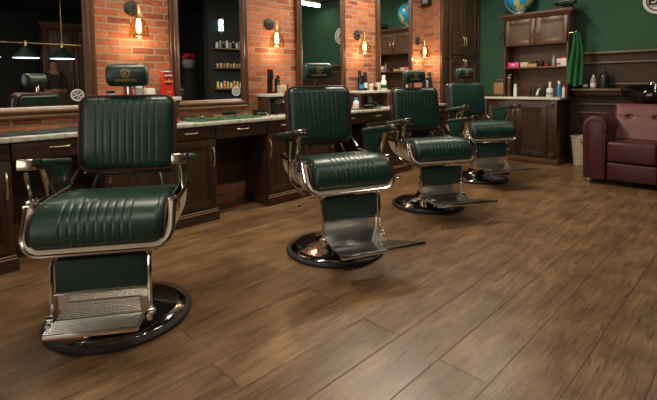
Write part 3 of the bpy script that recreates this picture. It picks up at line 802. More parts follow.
t = thing('wall_socket', 'grey wall socket with a cord inside the third ledge cubby', 'socket', (XL+.021, 4.36, .93))
b = B(); b.box(0, .008, -.035, .035, -.035, .035, .003); obj('face_plate', b, M_GREY, t)
b = B(); b.tube([(.008, 0, 0), (.04, .01, -.01), (.07, .05, -.05), (.10, .09, -.085), (.14, .10, -.085)], .004, 8); obj('cord', b, M_GREY, t)

# ------------------------------------------------------------------ hutch contents
HS = 1.3485; HC = .9190
t = carton('cosmetics_box', (-2.725, 6.60, HS), .155, .10, .075, M_PINK, 'bright pink box at left end of hutch shelf', lidm=M_PINK)
b = B(); b.box(-.02, .02, -.0525, -.0505, .025, .045, .002); obj('white_print', b, M_WHITE, t)
carton('cosmetics_box', (-2.575, 6.62, HS), .11, .09, .07, M_CREAM, 'cream box next to the pink box on hutch shelf')
carton('cosmetics_box', (-2.46, 6.585, HS), .14, .07, .045, M_TAN, 'low tan box in the middle of hutch shelf')
jar((-2.45, 6.66, HS), .09, .035, M_BLACK, M_BLACK, 'black jar behind the low tan box on hutch shelf')
jar((-2.35, 6.62, HS), .085, .034, M_BLACK, M_BLACKM, 'black jar right of the low tan box on hutch shelf')
jar((-2.265, 6.60, HS), .06, .036, M_DRED, M_PIPE, 'dull red jar right of black jar on hutch shelf')
bottle((-2.175, 6.60, HS), .155, .022, M_GREY, M_GREY, .03, .010, label='slim grey bottle on hutch shelf')
jar((-2.105, 6.60, HS), .105, .030, M_WHITE, M_WHITE, 'white tub with red band on hutch shelf')
b = B(); b.lathe([(.0306, .02), (.0306, .045)], seg=18, cap=False); obj('paper_label', b, M_RED, bpy.data.objects['jar.007'] if False else [o for o in COL.objects if o.get('label') == 'white tub with red band on hutch shelf'][0])
t = carton('cosmetics_box', (-2.03, 6.60, HS), .08, .09, .12, M_WHITE, 'tall white box with red lid at right end of hutch shelf', lidm=M_RED)
# lower: dispenser, can, frame, white bottle, blue spray
bottle((-2.785, 6.56, HC), .29, .030, M_WOODT, M_CREAM, .02, .022, kind='pump_bottle', label='tall brown bottle with cream pump at left inside hutch', pump=True, cat='bottle')
bottle((-2.69, 6.56, HC), .185, .026, M_WHITE, M_WHITE, .03, .018, kind='spray_can', label='white spray can beside the tall brown pump bottle', neck=.8, cat='can')
bottle((-2.475, 6.58, HC), .13, .022, M_BLACK, M_BLACK, .03, .014, label='small black bottle left of the black picture stand')
t = thing('product_stand', 'black stand with a white wave picture inside the hutch', 'stand', (-2.37, 6.62, HC))
b = B(); b.prism([(-.075, 0), (.075, 0), (.07, .13), (.03, .17), (-.03, .165), (-.07, .12)], 'y', -.012, .012, .003); obj('board', b, M_BLACK, t)
b = B(); b.prism([(-.045, .02), (-.015, .02), (.0, .08), (.02, .12), (-.005, .115), (-.03, .08)], 'y', -.015, -.0122); obj('wave_print', b, M_WHITE, t)
b = B(); b.box(-.05, .05, -.03, .04, 0, .006); obj('foot', b, M_BLACK, t)
bottle((-2.205, 6.56, HC), .215, .047, M_WHITE, M_WHITE, .08, .017, label='big-bellied white bottle with long neck in hutch', lab=M_GREY, neck=.35)
bottle((-2.085, 6.56, HC), .225, .028, M_BLUE, M_WHITE, .05, .018, kind='spray_bottle', label='blue spray bottle with white head in hutch', cat='bottle')
bottle((-2.025, 6.56, HC), .17, .020, M_WHITE, M_RED, .03, .014, label='slim pale bottle with red cap against right side of hutch')
# kraft bag
t = thing('paper_bag', 'brown kraft paper bag with twisted handles beside the hutch', 'bag', (-2.935, 6.60, .9505))
b = B(); b.prism([(-.085, 0), (.085, 0), (.088, .175), (-.088, .175)], 'y', -.045, .045, .003); obj('bag_body', b, M_KRAFT, t)
for y in (-.035, .035):
    b = B(); b.tube([(-.045, y, .165), (-.042, y, .20), (-.03, y, .225), (.03, y, .225), (.042, y, .20), (.045, y, .165)], .004, 8); obj('handle', b, M_KRAFT, t)
# globe
t = thing('globe', 'blue world globe on top of the hutch', 'globe', (-2.68, 6.64, 2.038+.08))
b = B(); b.sphere((0, 0, .26), .205, 40); obj('sphere', b, M_GLOBE, t)
b = B(); b.lathe([(.13, 0), (.13, .012), (.05, .02), (.018, .035), (.016, .06)], seg=24); obj('base', b, M_WHITE, t)
b = B(); b.M = Matrix.Translation((0, 0, .26)) @ Matrix.Rotation(R(-20), 4, 'Y')
b.tube([(.218*math.cos(a), 0, .218*math.sin(a)) for a in [R(90+k*7.5) for k in range(25)]], .007, 8); obj('meridian_arc', b, M_CLEAR if False else M_WHITE, t)
# rotary telephone
t = thing('telephone', 'black old-fashioned telephone on the right end of the hutch top', 'telephone', (-2.05, 6.64, 2.119))
b = B(); b.prism([(-.10, 0), (.10, 0), (.095, .03), (.06, .085), (-.06, .085), (-.095, .03)], 'x', -.085, .085, .008)
obj('body', b, M_BLACK, t)
b = B(); b.M = Matrix.Translation((0, -.086, .05)) @ Matrix.Rotation(R(38), 4, 'X'); b.lathe([(.04, 0), (.042, .004), (.04, .010), (.015, .012)], seg=24); obj('dial', b, M_ALU, t)
b = B(); b.tube([(-.12, .0, .10), (-.10, 0, .115), (-.05, 0, .125), (.05, 0, .125), (.10, 0, .115), (.12, 0, .10)], .013, 10); b.sphere((-.12, 0, .095), .028, 12, (1, 1, .8)); b.sphere((.12, 0, .095), .028, 12, (1, 1, .8)); obj('handset', b, M_BLACK, t)
# green towel hanging from hutch side
t = thing('hanging_towel', 'green towel hanging on a hook at right side of the hutch', 'towel', (-1.875, 6.52, 1.06), R(-48))
b = B(); P = []
for i in range(33):
    v = i/32; row = []
    z = .74*(1-v); wd = .035+.075*min(1, v*1.6)**.8
    for j in range(25):
        u = j/24*2-1
        yy = u*wd + .02*math.sin(3*v); xx = .018*math.sin(u*9+v*2)*min(1, .25+v) + .012*math.sin(v*7)
        row.append((xx, yy, z + (.05*abs(u)*v if v > .9 else 0)))
    P.append(row)
V = b.grid(P)
r = bmesh.ops.solidify(b.bm, geom=list(b.bm.faces), thickness=.006)
obj('cloth', b, M_TOWEL, t, ang=80)
b = B(); b.tube([(-.055, -.062, .73), (0, 0, .735), (.01, .01, .75)], .005, 8); obj('hook', b, M_BRASS, t)
# bottles on wall shelf
bottle((-1.80, 6.70, 1.0335), .15, .030, M_BLACK, M_BLACK, .025, .014, label='short black bottle at left of the wall shelf', lab=M_WHITE)
bottle((-1.70, 6.69, 1.0335), .185, .035, M_GREY, M_WHITE, .03, .014, label='grey bottle with white label in middle of wall shelf', lab=M_WHITE)
t = bottle((-1.575, 6.70, 1.0335), .25, .058, M_BLACK, M_BLACK, .04, .02, kind='pump_bottle', label='largest black pump bottle at right of the wall shelf', pump=True, cat='bottle')
# round wall sign
t = thing('wall_sign', 'round cream sign with dark letters on the green wall, top right', 'sign', (-1.035, YB, 2.135))
b = B(); b.lathe([(.165, 0), (.168, -.006), (.168, -.02), (.150, -.024)], seg=48, axis='y'); obj('disc', b, M_WHITE, t)
b = B(); b.lathe([(.118, -.0245), (.126, -.0262), (.126, -.0262), (.134, -.0245)], seg=48, axis='y', cap=False); obj('ring_print', b, M_BLACKM, t)
text_mesh('lettering', 'EA', .15, M_BLACKM, t, lambda u, v, q: (u-.025, -.0255-q, v-.005), .001, .006)
b = B(); b.box(-.08, .07, -.0265, -.0245, -.075, -.065); b.box(-.07, .06, -.0265, -.0245, .07, .077); obj('line_print', b, M_BLACKM, t)

# ------------------------------------------------------------------ wicker bin
t = thing('waste_bin', 'cream woven waste bin between back cabinet and burgundy sofa', 'bin', (-1.81, 6.62, 0))
b = B(); prof = []
for k in range(40):
    z = .385*k/39; prof.append((.088+.037*(z/.385)+.003*math.sin(k*1.6), z))
b.lathe(prof+[(.118, .385), (.115, .30), (.08, .01)], seg=36, cap=False); b.lathe([(.001, .008), (.085, .009)], seg=24, cap=False); obj('basket', b, M_WICKER, t, ang=60)
b = B(); b.tube([(.126*math.cos(a), .126*math.sin(a), .385) for a in [2*PI*k/36 for k in range(37)]], .007, 8); obj('rim', b, M_CREAM, t)
b = B(); b.tube([(.07, -.103, .34), (.075, -.125, .32), (.055, -.13, .31), (.03, -.125, .32), (.03, -.115, .34)], .007, 8); obj('handle', b, M_BLACK, t)

# ------------------------------------------------------------------ wash unit sofa
t = thing('wash_chair', 'burgundy leather wash chair with buttoned back and rolled arms', 'armchair', (-1.02, 5.45, 0))
def arm(x0, sgn):
    # scroll-fronted arm profile in (x,z)
    o = [(0, .06), (0, .60)]
    cx, cz, r = .105, .635, .120
    for k in range(15):
        a = R(205-k*16.5); o.append((cx+r*math.cos(a), cz+r*math.sin(a)))
    o += [(.20, .56), (.215, .50), (.215, .06)]
    o = [(x0+sgn*u, v) for u, v in o]
    if sgn < 0: o = o[::-1]
    b = B(); b.prism(o, 'y', 0, .74, .012); return b
a1 = obj('arm', arm(-.445, 1), M_BURG, t, ang=50); a2 = obj('arm', arm(.445, -1), M_BURG, t, ang=50)
for a_, s in ((a1, -1), (a2, 1)):
    b = B(); pts = []
    for u, v in ((.035, .07), (.035, .58)): pts.append((s*(.445-u), -.004, v))
    for k in range(12):
        a = R(195-k*19); pts.append((s*(.445-.105-.083*math.cos(a)), -.004, .635+.083*math.sin(a)))
    pts += [(s*(.445-.185), -.004, .52), (s*(.445-.185), -.004, .07)]
    b.tube(pts, .005, 6); obj('piping', b, M_PIPE, a_)
b = B(); b.box(-.23, .23, .02, .70, .06, .255, .02, 3); obj('base_panel', b, M_BURG, t)
b = B(); b.box(-.228, .228, 0, .50, .262, .485, .035, 4); obj('seat_cushion', b, M_BURG, t, ang=60)
# tufted back cushion
b = B()
W2, H2 = .56, .40
btn = [(-.125, .255), (.125, .255)]
F = []; nn, mm = 48, 40
for i in range(mm+1):
    row = []
    for j in range(nn+1):
        u = (j/nn-.5)*W2; v = H2*i/mm
        e = min(W2/2-abs(u), v+.03, H2-v); e = max(0, min(1, e/.05)); d = .075*math.sqrt(1-(1-e)**2)
        for bu, bv in btn:
            q = math.hypot((u-bu)*.9, v-bv); d -= .045*math.exp(-(q/.022)**2) + .012*math.exp(-((u-bu)*.0+abs(v-bv))/.02)*.5
        row.append((u, .50-d+.15*v/H2, .465+v))
    F.append(row)
V = b.grid(F); K = b.grid([[(p[0], .62+.15*i/mm, p[2]) for p in row] for i, row in enumerate(F)])
ring = [(0, j) for j in range(nn+1)]+[(i, nn) for i in range(1, mm+1)]+[(mm, j) for j in range(nn-1, -1, -1)]+[(i, 0) for i in range(mm-1, 0, -1)]
for a in range(len(ring)):
    (i, j), (k, l) = ring[a], ring[(a+1) % len(ring)]; b._f([V[i][j], V[k][l], K[k][l], K[i][j]])
bc = obj('back_cushion', b, M_PINKB, t, ang=60, label='lighter, pinkish back cushion')
for bu, bv in btn:
    b = B(); b.sphere((bu, .50-.075+.045+.15*bv/H2+.002, .465+bv), .010, 12, (1, .5, 1)); obj('button', b, M_CHROME, bc, label='shiny metal button')
for x, y in ((-.40, .05), (.40, .05), (-.40, .68), (.40, .68)):
    b = B(); b.lathe([(.028, 0), (.028, .012), (.016, .02), (.016, .06)], (x, y, 0), 14); obj('foot', b, M_CHROME, t)
# black basin behind it
t = thing('wash_basin', 'glossy black shampoo basin behind the burgundy chair back', 'basin', (-1.02, 6.40, 0))
b = B()
rings = []
prof = [(.10, .60), (.11, .82), (.17, .87), (.24, .91), (.285, .96), (.305, 1.02), (.305, 1.045), (.285, 1.05), (.255, 1.0), (.20, .95), (.08, .92), (.0005, .915)]
seg = 44
for r_, z in prof:
    ring = []
    for k in range(seg):
        a = 2*PI*k/seg; dip = -.065*math.exp(-((a-1.5*PI)/.55)**2) if z > 1.0 else 0
        back = .03*max(0, math.sin(a)) if z > 1.0 else 0
        ring.append(b._v((r_*math.cos(a), r_*.80*math.sin(a), z+dip+back)))
    rings.append(ring)
for r0, r1 in zip(rings, rings[1:]):
    for k in range(seg): b._f([r0[k], r0[(k+1) % seg], r1[(k+1) % seg], r1[k]])
obj('bowl', b, M_BASIN, t, ang=50)
b = B(); b.box(-.14, .14, -.10, .16, 0, .64, .03, 3); obj('pedestal', b, M_BLACK, t)
b = B(); b.tube([(.02, .17, 1.0), (.02, .17, 1.10), (.0, .13, 1.125), (-.01, .07, 1.11), (-.01, .05, 1.08)], .012, 10); b.lathe([(.022, 1.0), (.018, 1.03), (.012, 1.05)], (.02, .17, 0), 14); obj('faucet', b, M_CHROME, t)
b = B(); b.tube([(.10, .10, 1.03), (.13, .06, 1.075), (.17, .0, 1.07), (.20, -.06, 1.05)], .014, 10, rr=[.010, .012, .014, .022]); obj('shower_hose', b, M_CHROME, t)

# ------------------------------------------------------------------ barber chairs
def hr_profile(z):     # front surface x of the headrest at height z (centre 0)
    return .048*math.sqrt(max(0.02, 1-(z/.064)**2))
def make_chair(flip, label, loc, az, lift=0.0, F=.28):
    t = thing('barber_chair', label, 'barber chair', loc, R(az), 'green leather barber chairs')
    # --- base
    b = B(); b.lathe([(.335, 0), (.338, .006), (.338, .016), (.330, .024), (.312, .027)], seg=72); bs = obj('base_rim', b, M_RUBBER, t)
    b = B(); b.lathe([(.314, .020), (.310, .030), (.27, .042), (.20, .056), (.135, .072), (.108, .092), (.100, .12)], seg=72); obj('base_disc', b, M_BLACKCHROME, t, ang=60)
    b = B(); b.lathe([(.092, .10), (.092, .20), (.085, .205), (.085, .26), (.060, .265), (.060, .42)], seg=36); obj('column', b, M_CHROME, t)
    b = B(); b.box(-.17, .20, -.17, .17, .405, .445, .008); b.box(-.10, .12, -.10, .10, .36, .41, .008); obj('under_frame', b, M_STEELD, t)
    # pump lever
    b = B(); b.tube([(-.05, -.06, .34), (-.16, -.12, .30), (-.27, -.15, .22), (-.33, -.16, .20)], .008, 8); b.sphere((-.335, -.16, .20), .016, 10); obj('pump_lever', b, M_CHROME, t)
    # --- seat
    pts = [(-.225, .538), (-.10, .556), (.05, .574), (.18, .584)]
    for k in range(1, 9):
        a = R(90-k*10.6); pts.append((.198+.064*math.cos(a), .522+.062*math.sin(a)))
    pts += [(.262, .500), (.252, .482)]
    base = polyline_base(pts)
    b = B(); pad(b, base, .55, .068, .050, .045, .036, .034, .153, .0032, ns=64, ny=127, dome=.006)
    st = obj('seat', b, M_GREEN, t, ang=70)
    b = B(); b.tube(outline(base, .552, .045, .034), .0065, 8); obj('piping', b, M_PIPE, st)
    b = B(); b.box(-.21, .20, -.262, .262, .455, .52, .01); b.box(.19, .25, -.255, .255, .470, .50, .01); obj('seat_box', b, M_STEELD, t)
    # U shaped bright metal frame hugging sides and bottom of the seat
    b = B(); path = []
    hw, zt, zb, rr_ = .308, .630, .444, .085
    path.append((-hw, zt)); path.append((-hw, .58)); path.append((-hw, zb+rr_))
    for k in range(1, 9): a = R(180+k*90/8); path.append((-hw+rr_+rr_*math.cos(a), zb+rr_+rr_*math.sin(a)))
    path += [(-.1, zb), (.1, zb)]
    path += [(-y, z) for y, z in path[:-2][::-1]]
    th = .026
    rows = []
    for i, (y, z) in enumerate(path):
        k = (zt-z)/(zt-zb)
        xf = .210 + .098*k**1.1
        xb = -.215 + .42*k**3.2
        # inward normal
        p0 = path[max(0, i-1)]; p1 = path[min(len(path)-1, i+1)]
        ty, tz = p1[0]-p0[0], p1[1]-p0[1]; l = math.hypot(ty, tz); ny_, nz_ = -tz/l, ty/l
        rows.append([(xb, y, z), (xf-.004, y, z), (xf, y+ny_*.004, z+nz_*.004), (xf, y+ny_*th*1.0, z+nz_*th*1.0), (xb, y+ny_*th, z+nz_*th), (xb, y, z)])
    V = b.grid(rows)
    b._f(V[0][:5]); b._f(V[-1][:5])
    fr = obj('seat_frame', b, M_SATIN, t, ang=40, label='bright metal frame wrapping the seat')
    b = B()      # rolled chrome front edge of the frame
    b.tube([(.210+.098*((zt-z)/(zt-zb))**1.1, y, z) for y, z in path], .0095, 8); obj('edge_band', b, M_CHROME, fr)
    for s in (-1, 1):
        b = B(); b.box(-.215, .195, s*.300-.022, s*.300+.022, .606, .630, .006); obj('side_rail', b, M_CHROME, t)
        b = B(); b.box(.150, .212, s*.300-.024, s*.300+.024, .570, .640, .006); obj('corner_block', b, M_ALU, t)
    # --- arms (rising slightly towards the front)
    for s in (-1, 1):
        y = s*.325
        T = Matrix.Translation((.28, 0, .852)) @ Matrix.Rotation(R(-8.5), 4, 'Y') @ Matrix.Translation((-.28, 0, -.852))
        b = B(); b.M = T; b.box(F-.47, F-.105, y-.032, y+.032, .806, .852, .018, 4); ar = obj('armrest', b, M_GREEN, t, ang=60)
        b = B(); b.M = T; b.box(F-.108, F, y-.033, y+.033, .803, .853, .005); obj('end_cap', b, M_ALU, ar)
        zt_ = .852-.15*(.28-(F-.15))-.045
        b = B(); b.prism([(F-.175, zt_-.004), (F-.115, zt_+.004), (F-.185, .622), (F-.245, .622)], 'y', s*.305-.013, s*.305+.013, .004)
        obj('arm_post', b, M_ALU, t)
        b = B(); b.prism([(F-.43, zt_-.15*.26), (F-.17, zt_), (F-.235, .625), (F-.38, .625)], 'y', s*.300-.011, s*.300+.011, .004); obj('arm_panel', b, M_GREEN, t)
    # seat side lever on the sitter's right
    b = B(); b.tube([(.075, -.345, .61), (.080, -.346, .66), (.100, -.348, .73), (.106, -.348, .76)], .008, 8, rr=[.006, .007, .010, .011]); obj('recline_lever', b, M_CHROME, t)
    b = B(); b.box(.045, .11, -.354, -.326, .575, .635, .005); obj('lever_block', b, M_CHROME, t)
    if flip:
        b = B(); b.tube([(.13, -.345, .63), (.09, -.352, .61), (.08, -.356, .56), (.10, -.35, .50), (.17, -.325, .455), (.23, -.300, .44)], .006, 8); obj('side_rod', b, M_CHROME, t)
    # --- backrest
    pb = [(-.252, .695), (-.262, .80), (-.282, .95), (-.308, 1.095)]
    pb = [(x, z) for x, z in pb]
    base2 = polyline_base(pb[::-1])
    # outward normal must look forwards (+x)
    def base3(s, f=base2): p, n, L_ = f(s); return p, (abs(n[0]), n[1] if n[0] > 0 else -n[1]), L_
    b = B(); pad(b, base3, .485, .048, .065, .055, .045, .0372, .169, .0032, ns=44, ny=99, dome=.006)
    bk = obj('backrest', b, M_GREEN, t, ang=70)
    b = B(); b.tube(outline(base3, .490, .055, .018), .0065, 8); obj('piping', b, M_PIPE, bk)
    b = B(); b.tube(outline(base3, .482, .055, -.056), .006, 6); obj('rear_piping', b, M_PIPE, bk)
    b = B(); b.box(-.275, -.245, -.225, .225, .672, .690, .004); b.tube([(-.26, 0-.16, .68), (-.235, -.17, .64), (-.22, -.18, .60)], .010, 8); b.tube([(-.26, .16, .68), (-.235, .17, .64), (-.22, .18, .60)], .010, 8)
    for k in range(6): b.lathe([(.006, -.245), (.006, -.225)], (0, -.14+k*.056, .668), 8, axis='x')
    obj('back_bracket', b, M_STEELD, t)
    for s in (-1, 1):
        b = B(); b.tube([(-.255, s*.245, .72), (-.215, s*.262, .68), (-.185, s*.27, .655)], .009, 8, rr=[.008, .010, .012]); obj('hinge_arm', b, M_CHROME, t)
    # --- headrest
    hc = Vector((-.305, .0, 1.213))
    b = B(); b.box(-.345, -.325, -.012, .012, 1.05, 1.19, .003); obj('headrest_post', b, M_ALU, t)
    b = B()
    rows = []
    nseg = 36
    for (yy, k_) in [(-.106, .0), (-.106, .55), (-.103, .82), (-.096, .94), (-.084, .99), (-.05, 1), (0, 1), (.05, 1), (.084, .99), (.096, .94), (.103, .82), (.106, .55), (.106, .0)]:
        rows.append([(hc.x + k_*.050*math.copysign(abs(math.cos(a))**.85, math.cos(a)), hc.y+yy, hc.z + k_*.062*math.copysign(abs(math.sin(a))**.85, math.sin(a))) for a in [2*PI*q/nseg for q in range(nseg+1)]])
    b.grid(rows)
    hd = obj('headrest', b, M_GREEN, t, ang=60)
    def surf(z):
        q = min(1, abs(z)/.062)**(1/.85); return .050*(math.sqrt(max(0, 1-q*q)))**.85
    def onhr(u, v, q): return (hc.x+surf(v)+.0012+q, hc.y+u, hc.z+v)
    text_mesh('lettering', 'KINGSTON', .0205, M_GOLD, hd, lambda u, v, q: onhr(u*1.05, v-.030, q), .0008, .0004)
    b = B()
    for r0, r1 in ((.0195, .0225),):
        n = 32
        A = [b._v(onhr(r0*math.cos(2*PI*k/n), .008+r0*math.sin(2*PI*k/n), 0.0006)) for k in range(n)]
        C2 = [b._v(onhr(r1*math.cos(2*PI*k/n), .008+r1*math.sin(2*PI*k/n), 0.0006)) for k in range(n)]
        for k in range(n): b._f([A[k], A[(k+1) % n], C2[(k+1) % n], C2[k]])
    def quad(p): b._f([b._v(onhr(u, v+.008, .0006)) for u, v in p])
    quad([(-.010, -.012), (-.006, -.012), (-.006, .012), (-.010, .012)])
    quad([(-.006, -.002), (.006, .012), (.011, .012), (-.006, -.006)])
    quad([(-.004, -.001), (.011, -.012), (.006, -.012), (-.006, -.004)])
    for k in range(5):
        a = R(150-k*30); c_, s_ = math.cos(a), math.sin(a)
        quad([(.024*c_-.003*s_, .024*s_+.003*c_), (.024*c_+.003*s_, .024*s_-.003*c_), (.031*c_, .031*s_)])
    obj('emblem', b, M_GOLD, hd, ang=180)
    # --- leg panel and footrest
    b = B(); b.box(.225, .272, -.186, .186, .262, .408, .012, 3); obj('leg_panel', b, M_GREEN_D, t)
    b = B()
    for s in (-1, 1):
        b.tube([(.19, s*.198, .445), (.235, s*.200, .42), (.262, s*.200, .38), (.270, s*.200, .24), (.268, s*.200, .15), (.262, s*.200, .12)], .009, 8)
    b.tube([(.225, -.20, .425), (.225, .20, .425)], .006, 8); b.tube([(.266, -.20, .255), (.266, .20, .255)], .005, 8)
    obj('footrest_bracket', b, M_CHROME, t)
    b = B(); b.prism([(.244, .264), (.254, .264), (.248, .130), (.238, .130)], 'y', -.193, .193); obj('kick_plate', b, M_CHROMER, t)
    if not flip:
        def ribbed(x0, z0, x1, z1, w0, w1, name):
            b = B(); n = 9
            rows = []
            for i in range(n*6+1):
                f_ = i/(n*6); x = x0+(x1-x0)*f_; z = z0+(z1-z0)*f_ + .0050*max(0, math.sin(f_*n*2*PI)); w_ = w0+(w1-w0)*f_
                rows.append([(x, -w_, z), (x, w_, z)])
            V = b.grid(rows)
            lo = [[(r_[0][0], r_[0][1], r_[0][2]-.010), (r_[1][0], r_[1][1], r_[1][2]-.010)] for r_ in (rows[0], rows[-1])]
            W = b.grid(lo)
            b._f([V[0][0], V[0][1], W[0][1], W[0][0]]); b._f([V[-1][0], V[-1][1], W[1][1], W[1][0]])
            b._f([v[0] for v in V]+[W[1][0], W[0][0]]); b._f([v[1] for v in V]+[W[1][1], W[0][1]])
            return obj(name, b, M_CHROMER, t, ang=40)
        ribbed(.256, .208, .312, .164, .150, .171, 'heel_plate')
        f2 = ribbed(.316, .160, .415, .156, .172, .176, 'foot_plate')
        b = B(); b.box(.414, .426, -.180, .180, .140, .161, .004)
        for s in (-1, 1): b.prism([(.30, .162), (.415, .160), (.415, .143), (.30, .142)], 'y', s*.177, s*.183)
        obj('plate_edging', b, M_CHROME, f2)
    else:
        b = B(); b.prism([(.250, .165), (.40, .140), (.40, .130), (.250, .155)], 'y', -.185, .185, .002); obj('heel_plate', b, M_CHROMER, t)
        b = B(); b.M = Matrix.Translation((.402, 0, .136)) @ Matrix.Rotation(R(-9), 4, 'Y')
        b.prism([(0, -.185), (.185, -.215), (.185, .305), (0, .20)], 'z', -.006, .006, .003); f2 = obj('foot_plate', b, M_CHROMER, t)
        b = B(); b.M = Matrix.Translation((.402, 0, .136)) @ Matrix.Rotation(R(-9), 4, 'Y')
        b.box(.180, .210, -.225, .325, -.016, .010, .008); obj('plate_edging', b, M_CHROME, f2)
        b = B(); b.box(.26, .53, -.04, .04, .105, .128, .006); obj('plate_support', b, M_STEELD, t)
    for s in (-1, 1):
        b = B(); b.lathe([(.018, -.012), (.018, .012)], (.272, s*.206, .150), 14, axis='y'); b.lathe([(.014, -.01), (.014, .01)], (.305, s*.203, .138), 14, axis='y')
        b.box(.262, .32, s*.206-.006, s*.206+.006, .125, .150, .003)
        obj('hinge', b, M_CHROME, t)
    for ch in t.children:
        if ch.name.split('.')[0] not in ('base_rim', 'base_disc', 'column'): ch.location.z += lift
    return t
make_chair(False, 'nearest green leather barber chair with ribbed footrest, left foreground', (-2.262, .749, 0), -34, -.006, .165)
make_chair(True, 'green barber chair second from left, in middle of the photo', (-2.10, 2.123, 0), -22, .025)
make_chair(True, 'green barber chair third from left, in front of the farthest mirror', (-2.249, 3.521, 0), -30, -.008)
make_chair(True, 'farthest green barber chair, before the tall walnut cabinet', (-2.428, 4.879, 0), -30, .039)

# ------------------------------------------------------------------ the other side of the room, seen in the mirrors
def wardrobe():
    t = thing('wardrobe', 'tall brown panelled wardrobe reflected in the first mirror', 'wardrobe', (4.4, 2.42, 0))
    b = B(); b.box(.0, .58, 0, 1.3, 0, 2.55, .004); obj('body', b, M_WOODH, t)
    b = B(); b.box(-.05, .58, -.05, 1.35, 2.55, 2.64, .02); b.box(-.02, .58, -.02, 1.32, 2.50, 2.55, .01); obj('cornice', b, M_WOODH, t)
    for a0, a1, sd in ((.05, .64, 1), (.66, 1.25, -1)):
        b = B(); panel_door(b, 'x', -.02, a0, a1, .12, 2.45, .02, .09, -1); d = obj('door', b, M_WOODH, t)
        handle(d, (-.02, a1-.04 if sd > 0 else a0+.04, 1.2), .14, True, (-1, 0, 0))
wardrobe()
# billiard style pendant
t = thing('pendant_lamp', 'brass bar pendant with green cone shades, reflected in first mirror', 'lamp', (1.9, 1.66, 0))
b = B(); b.tube([(0, -1.1, 1.915), (0, .85, 1.915)], .011, 10); b.sphere((0, .86, 1.915), .02, 12); obj('bar', b, M_BRASS, t)
b = B(); b.tube([(0, .56, 1.92), (0, .56, CEIL)], .009, 8); obj('chain', b, M_BRASS, t); b = B(); b.tube([(0, -.8, 1.92), (0, -.8, CEIL)], .009, 8); obj('chain', b, M_BRASS, t)
for y in (-.56, 0, .56):
    b = B(); b.lathe([(.012, 1.96), (.026, 1.95), (.022, 1.91), (.035, 1.86)], (0, y, 0), 16); sh = obj('shade_cap', b, M_BRASS, t)
    b = B(); b.lathe([(.035, 1.86), (.06, 1.83), (.205, 1.665), (.21, 1.655), (.20, 1.66), (.05, 1.83)], (0, y, 0), 32, cap=False); obj('shade', b, M_GREEN_D, t)
    b = B(); b.lathe([(.0005, 1.668), (.195, 1.668), (.198, 1.650), (.0005, 1.650)], (0, y, 0), 32, cap=False); obj('diffuser', b, M_COOL, t)
# shelves on the dark wall
def wshelf(z, label):
    b = B(); b.box(XP-.13, XP, 4.47, 5.25, z-.03, z, .004)
    tag(obj('wall_shelf', b, M_RAIL), label, 'shelf', 'product shelves on the dark wall')
for z, l_ in ((1.865, 'top brown shelf on dark wall, reflected in second mirror'), (1.49, 'middle brown shelf on dark wall, reflected in second mirror'), (1.075, 'lowest brown shelf on dark wall, reflected in second mirror')): wshelf(z, l_)
def row(z, mats, capm, label, group, hs, kind):
    first = {}
    for k in range(10):
        y = 4.52+k*.075; m = mats[k % len(mats)]; h = hs[k % len(hs)]
        key = (k % len(mats), h)
        if key not in first: first[key] = bottle((XP-.065, y, z+.0005), h, .026, m, capm, .02, .02, kind=kind, label=label, group=group, cat='bottle' if 'bottle' in kind else 'jar', neck=.8)
        else: dup(first[key], (XP-.065, y, z+.0005))
row(1.865, [M_WHITE, M_GREY, M_BLACK], M_WHITE, 'small pale and dark bottles crowding the top dark-wall shelf', 'bottles on the top dark-wall shelf', [.11, .14, .12, .15], 'product_bottle')
row(1.49, [M_TAN, M_CREAM], M_BLACK, 'small tan jars lined up on the middle dark-wall shelf', 'jars on the middle dark-wall shelf', [.09, .10], 'product_jar')
row(1.075, [M_YEL, M_WHITE, M_ORANGE], M_WHITE, 'small yellow and white bottles on the lowest dark-wall shelf', 'bottles on the lowest dark-wall shelf', [.13, .11, .14], 'product_bottle')
# barber pole
t = thing('barber_pole', 'lit blue and white barber pole reflected in second mirror', 'barber pole', (XP, 4.60, 2.30))
b = B(); b.lathe([(.05, -.11), (.05, .11)], (-.10, 0, 0), 20); obj('glass_cylinder', b, M_POLE, t)
b = B()
for k in range(2):
    pts = [(-.10+.051*math.cos(a), .051*math.sin(a), -.10+.2*i/30) for i, a in enumerate([k*PI+i*.16 for i in range(31)])]
    b.tube(pts, .008, 6)
obj('stripe', b, M_BLUE, t)
b = B()
for s in (-1, 1): b.lathe([(.055, s*.11), (.055, s*.13), (.035, s*.15), (.018, s*.165), (.012, s*.18)], (-.10, 0, 0), 20)
b.tube([(0, 0, .14), (-.10, 0, .14)], .01, 8); b.tube([(0, 0, -.12), (-.10, 0, -.12)], .01, 8); obj('mount', b, M_BRASS, t)
# pot of red flowers on a dark pedestal
t = thing('display_pedestal', 'dark pedestal reflected in the second mirror, under the flower pot', 'pedestal', (1.6, 4.55, 0))
b = B(); b.box(-.17, .17, -.17, .17, 0, .06, .01); b.box(-.13, .13, -.13, .13, .06, 1.46, .008); b.box(-.17, .17, -.17, .17, 1.46, 1.51, .01); obj('body', b, M_BLACKM, t)
t = thing('flower_pot', 'pale pot of red flowers reflected in the second mirror', 'flower pot', (1.6, 4.55, 1.5105))
b = B(); b.lathe([(.08, 0), (.13, .05), (.15, .12), (.13, .17), (.14, .18), (.12, .18)], seg=28); obj('pot', b, M_GREY, t)
b = B(); rnd = random.Random(5)
for k in range(26):
    a = rnd.random()*2*PI; r_ = .13*math.sqrt(rnd.random()); b.sphere((r_*math.cos(a), r_*math.sin(a), .20+.09*(1-(r_/.14)**2)+.02*rnd.random()), .035, 10)
obj('blossoms', b, M_RED, t)

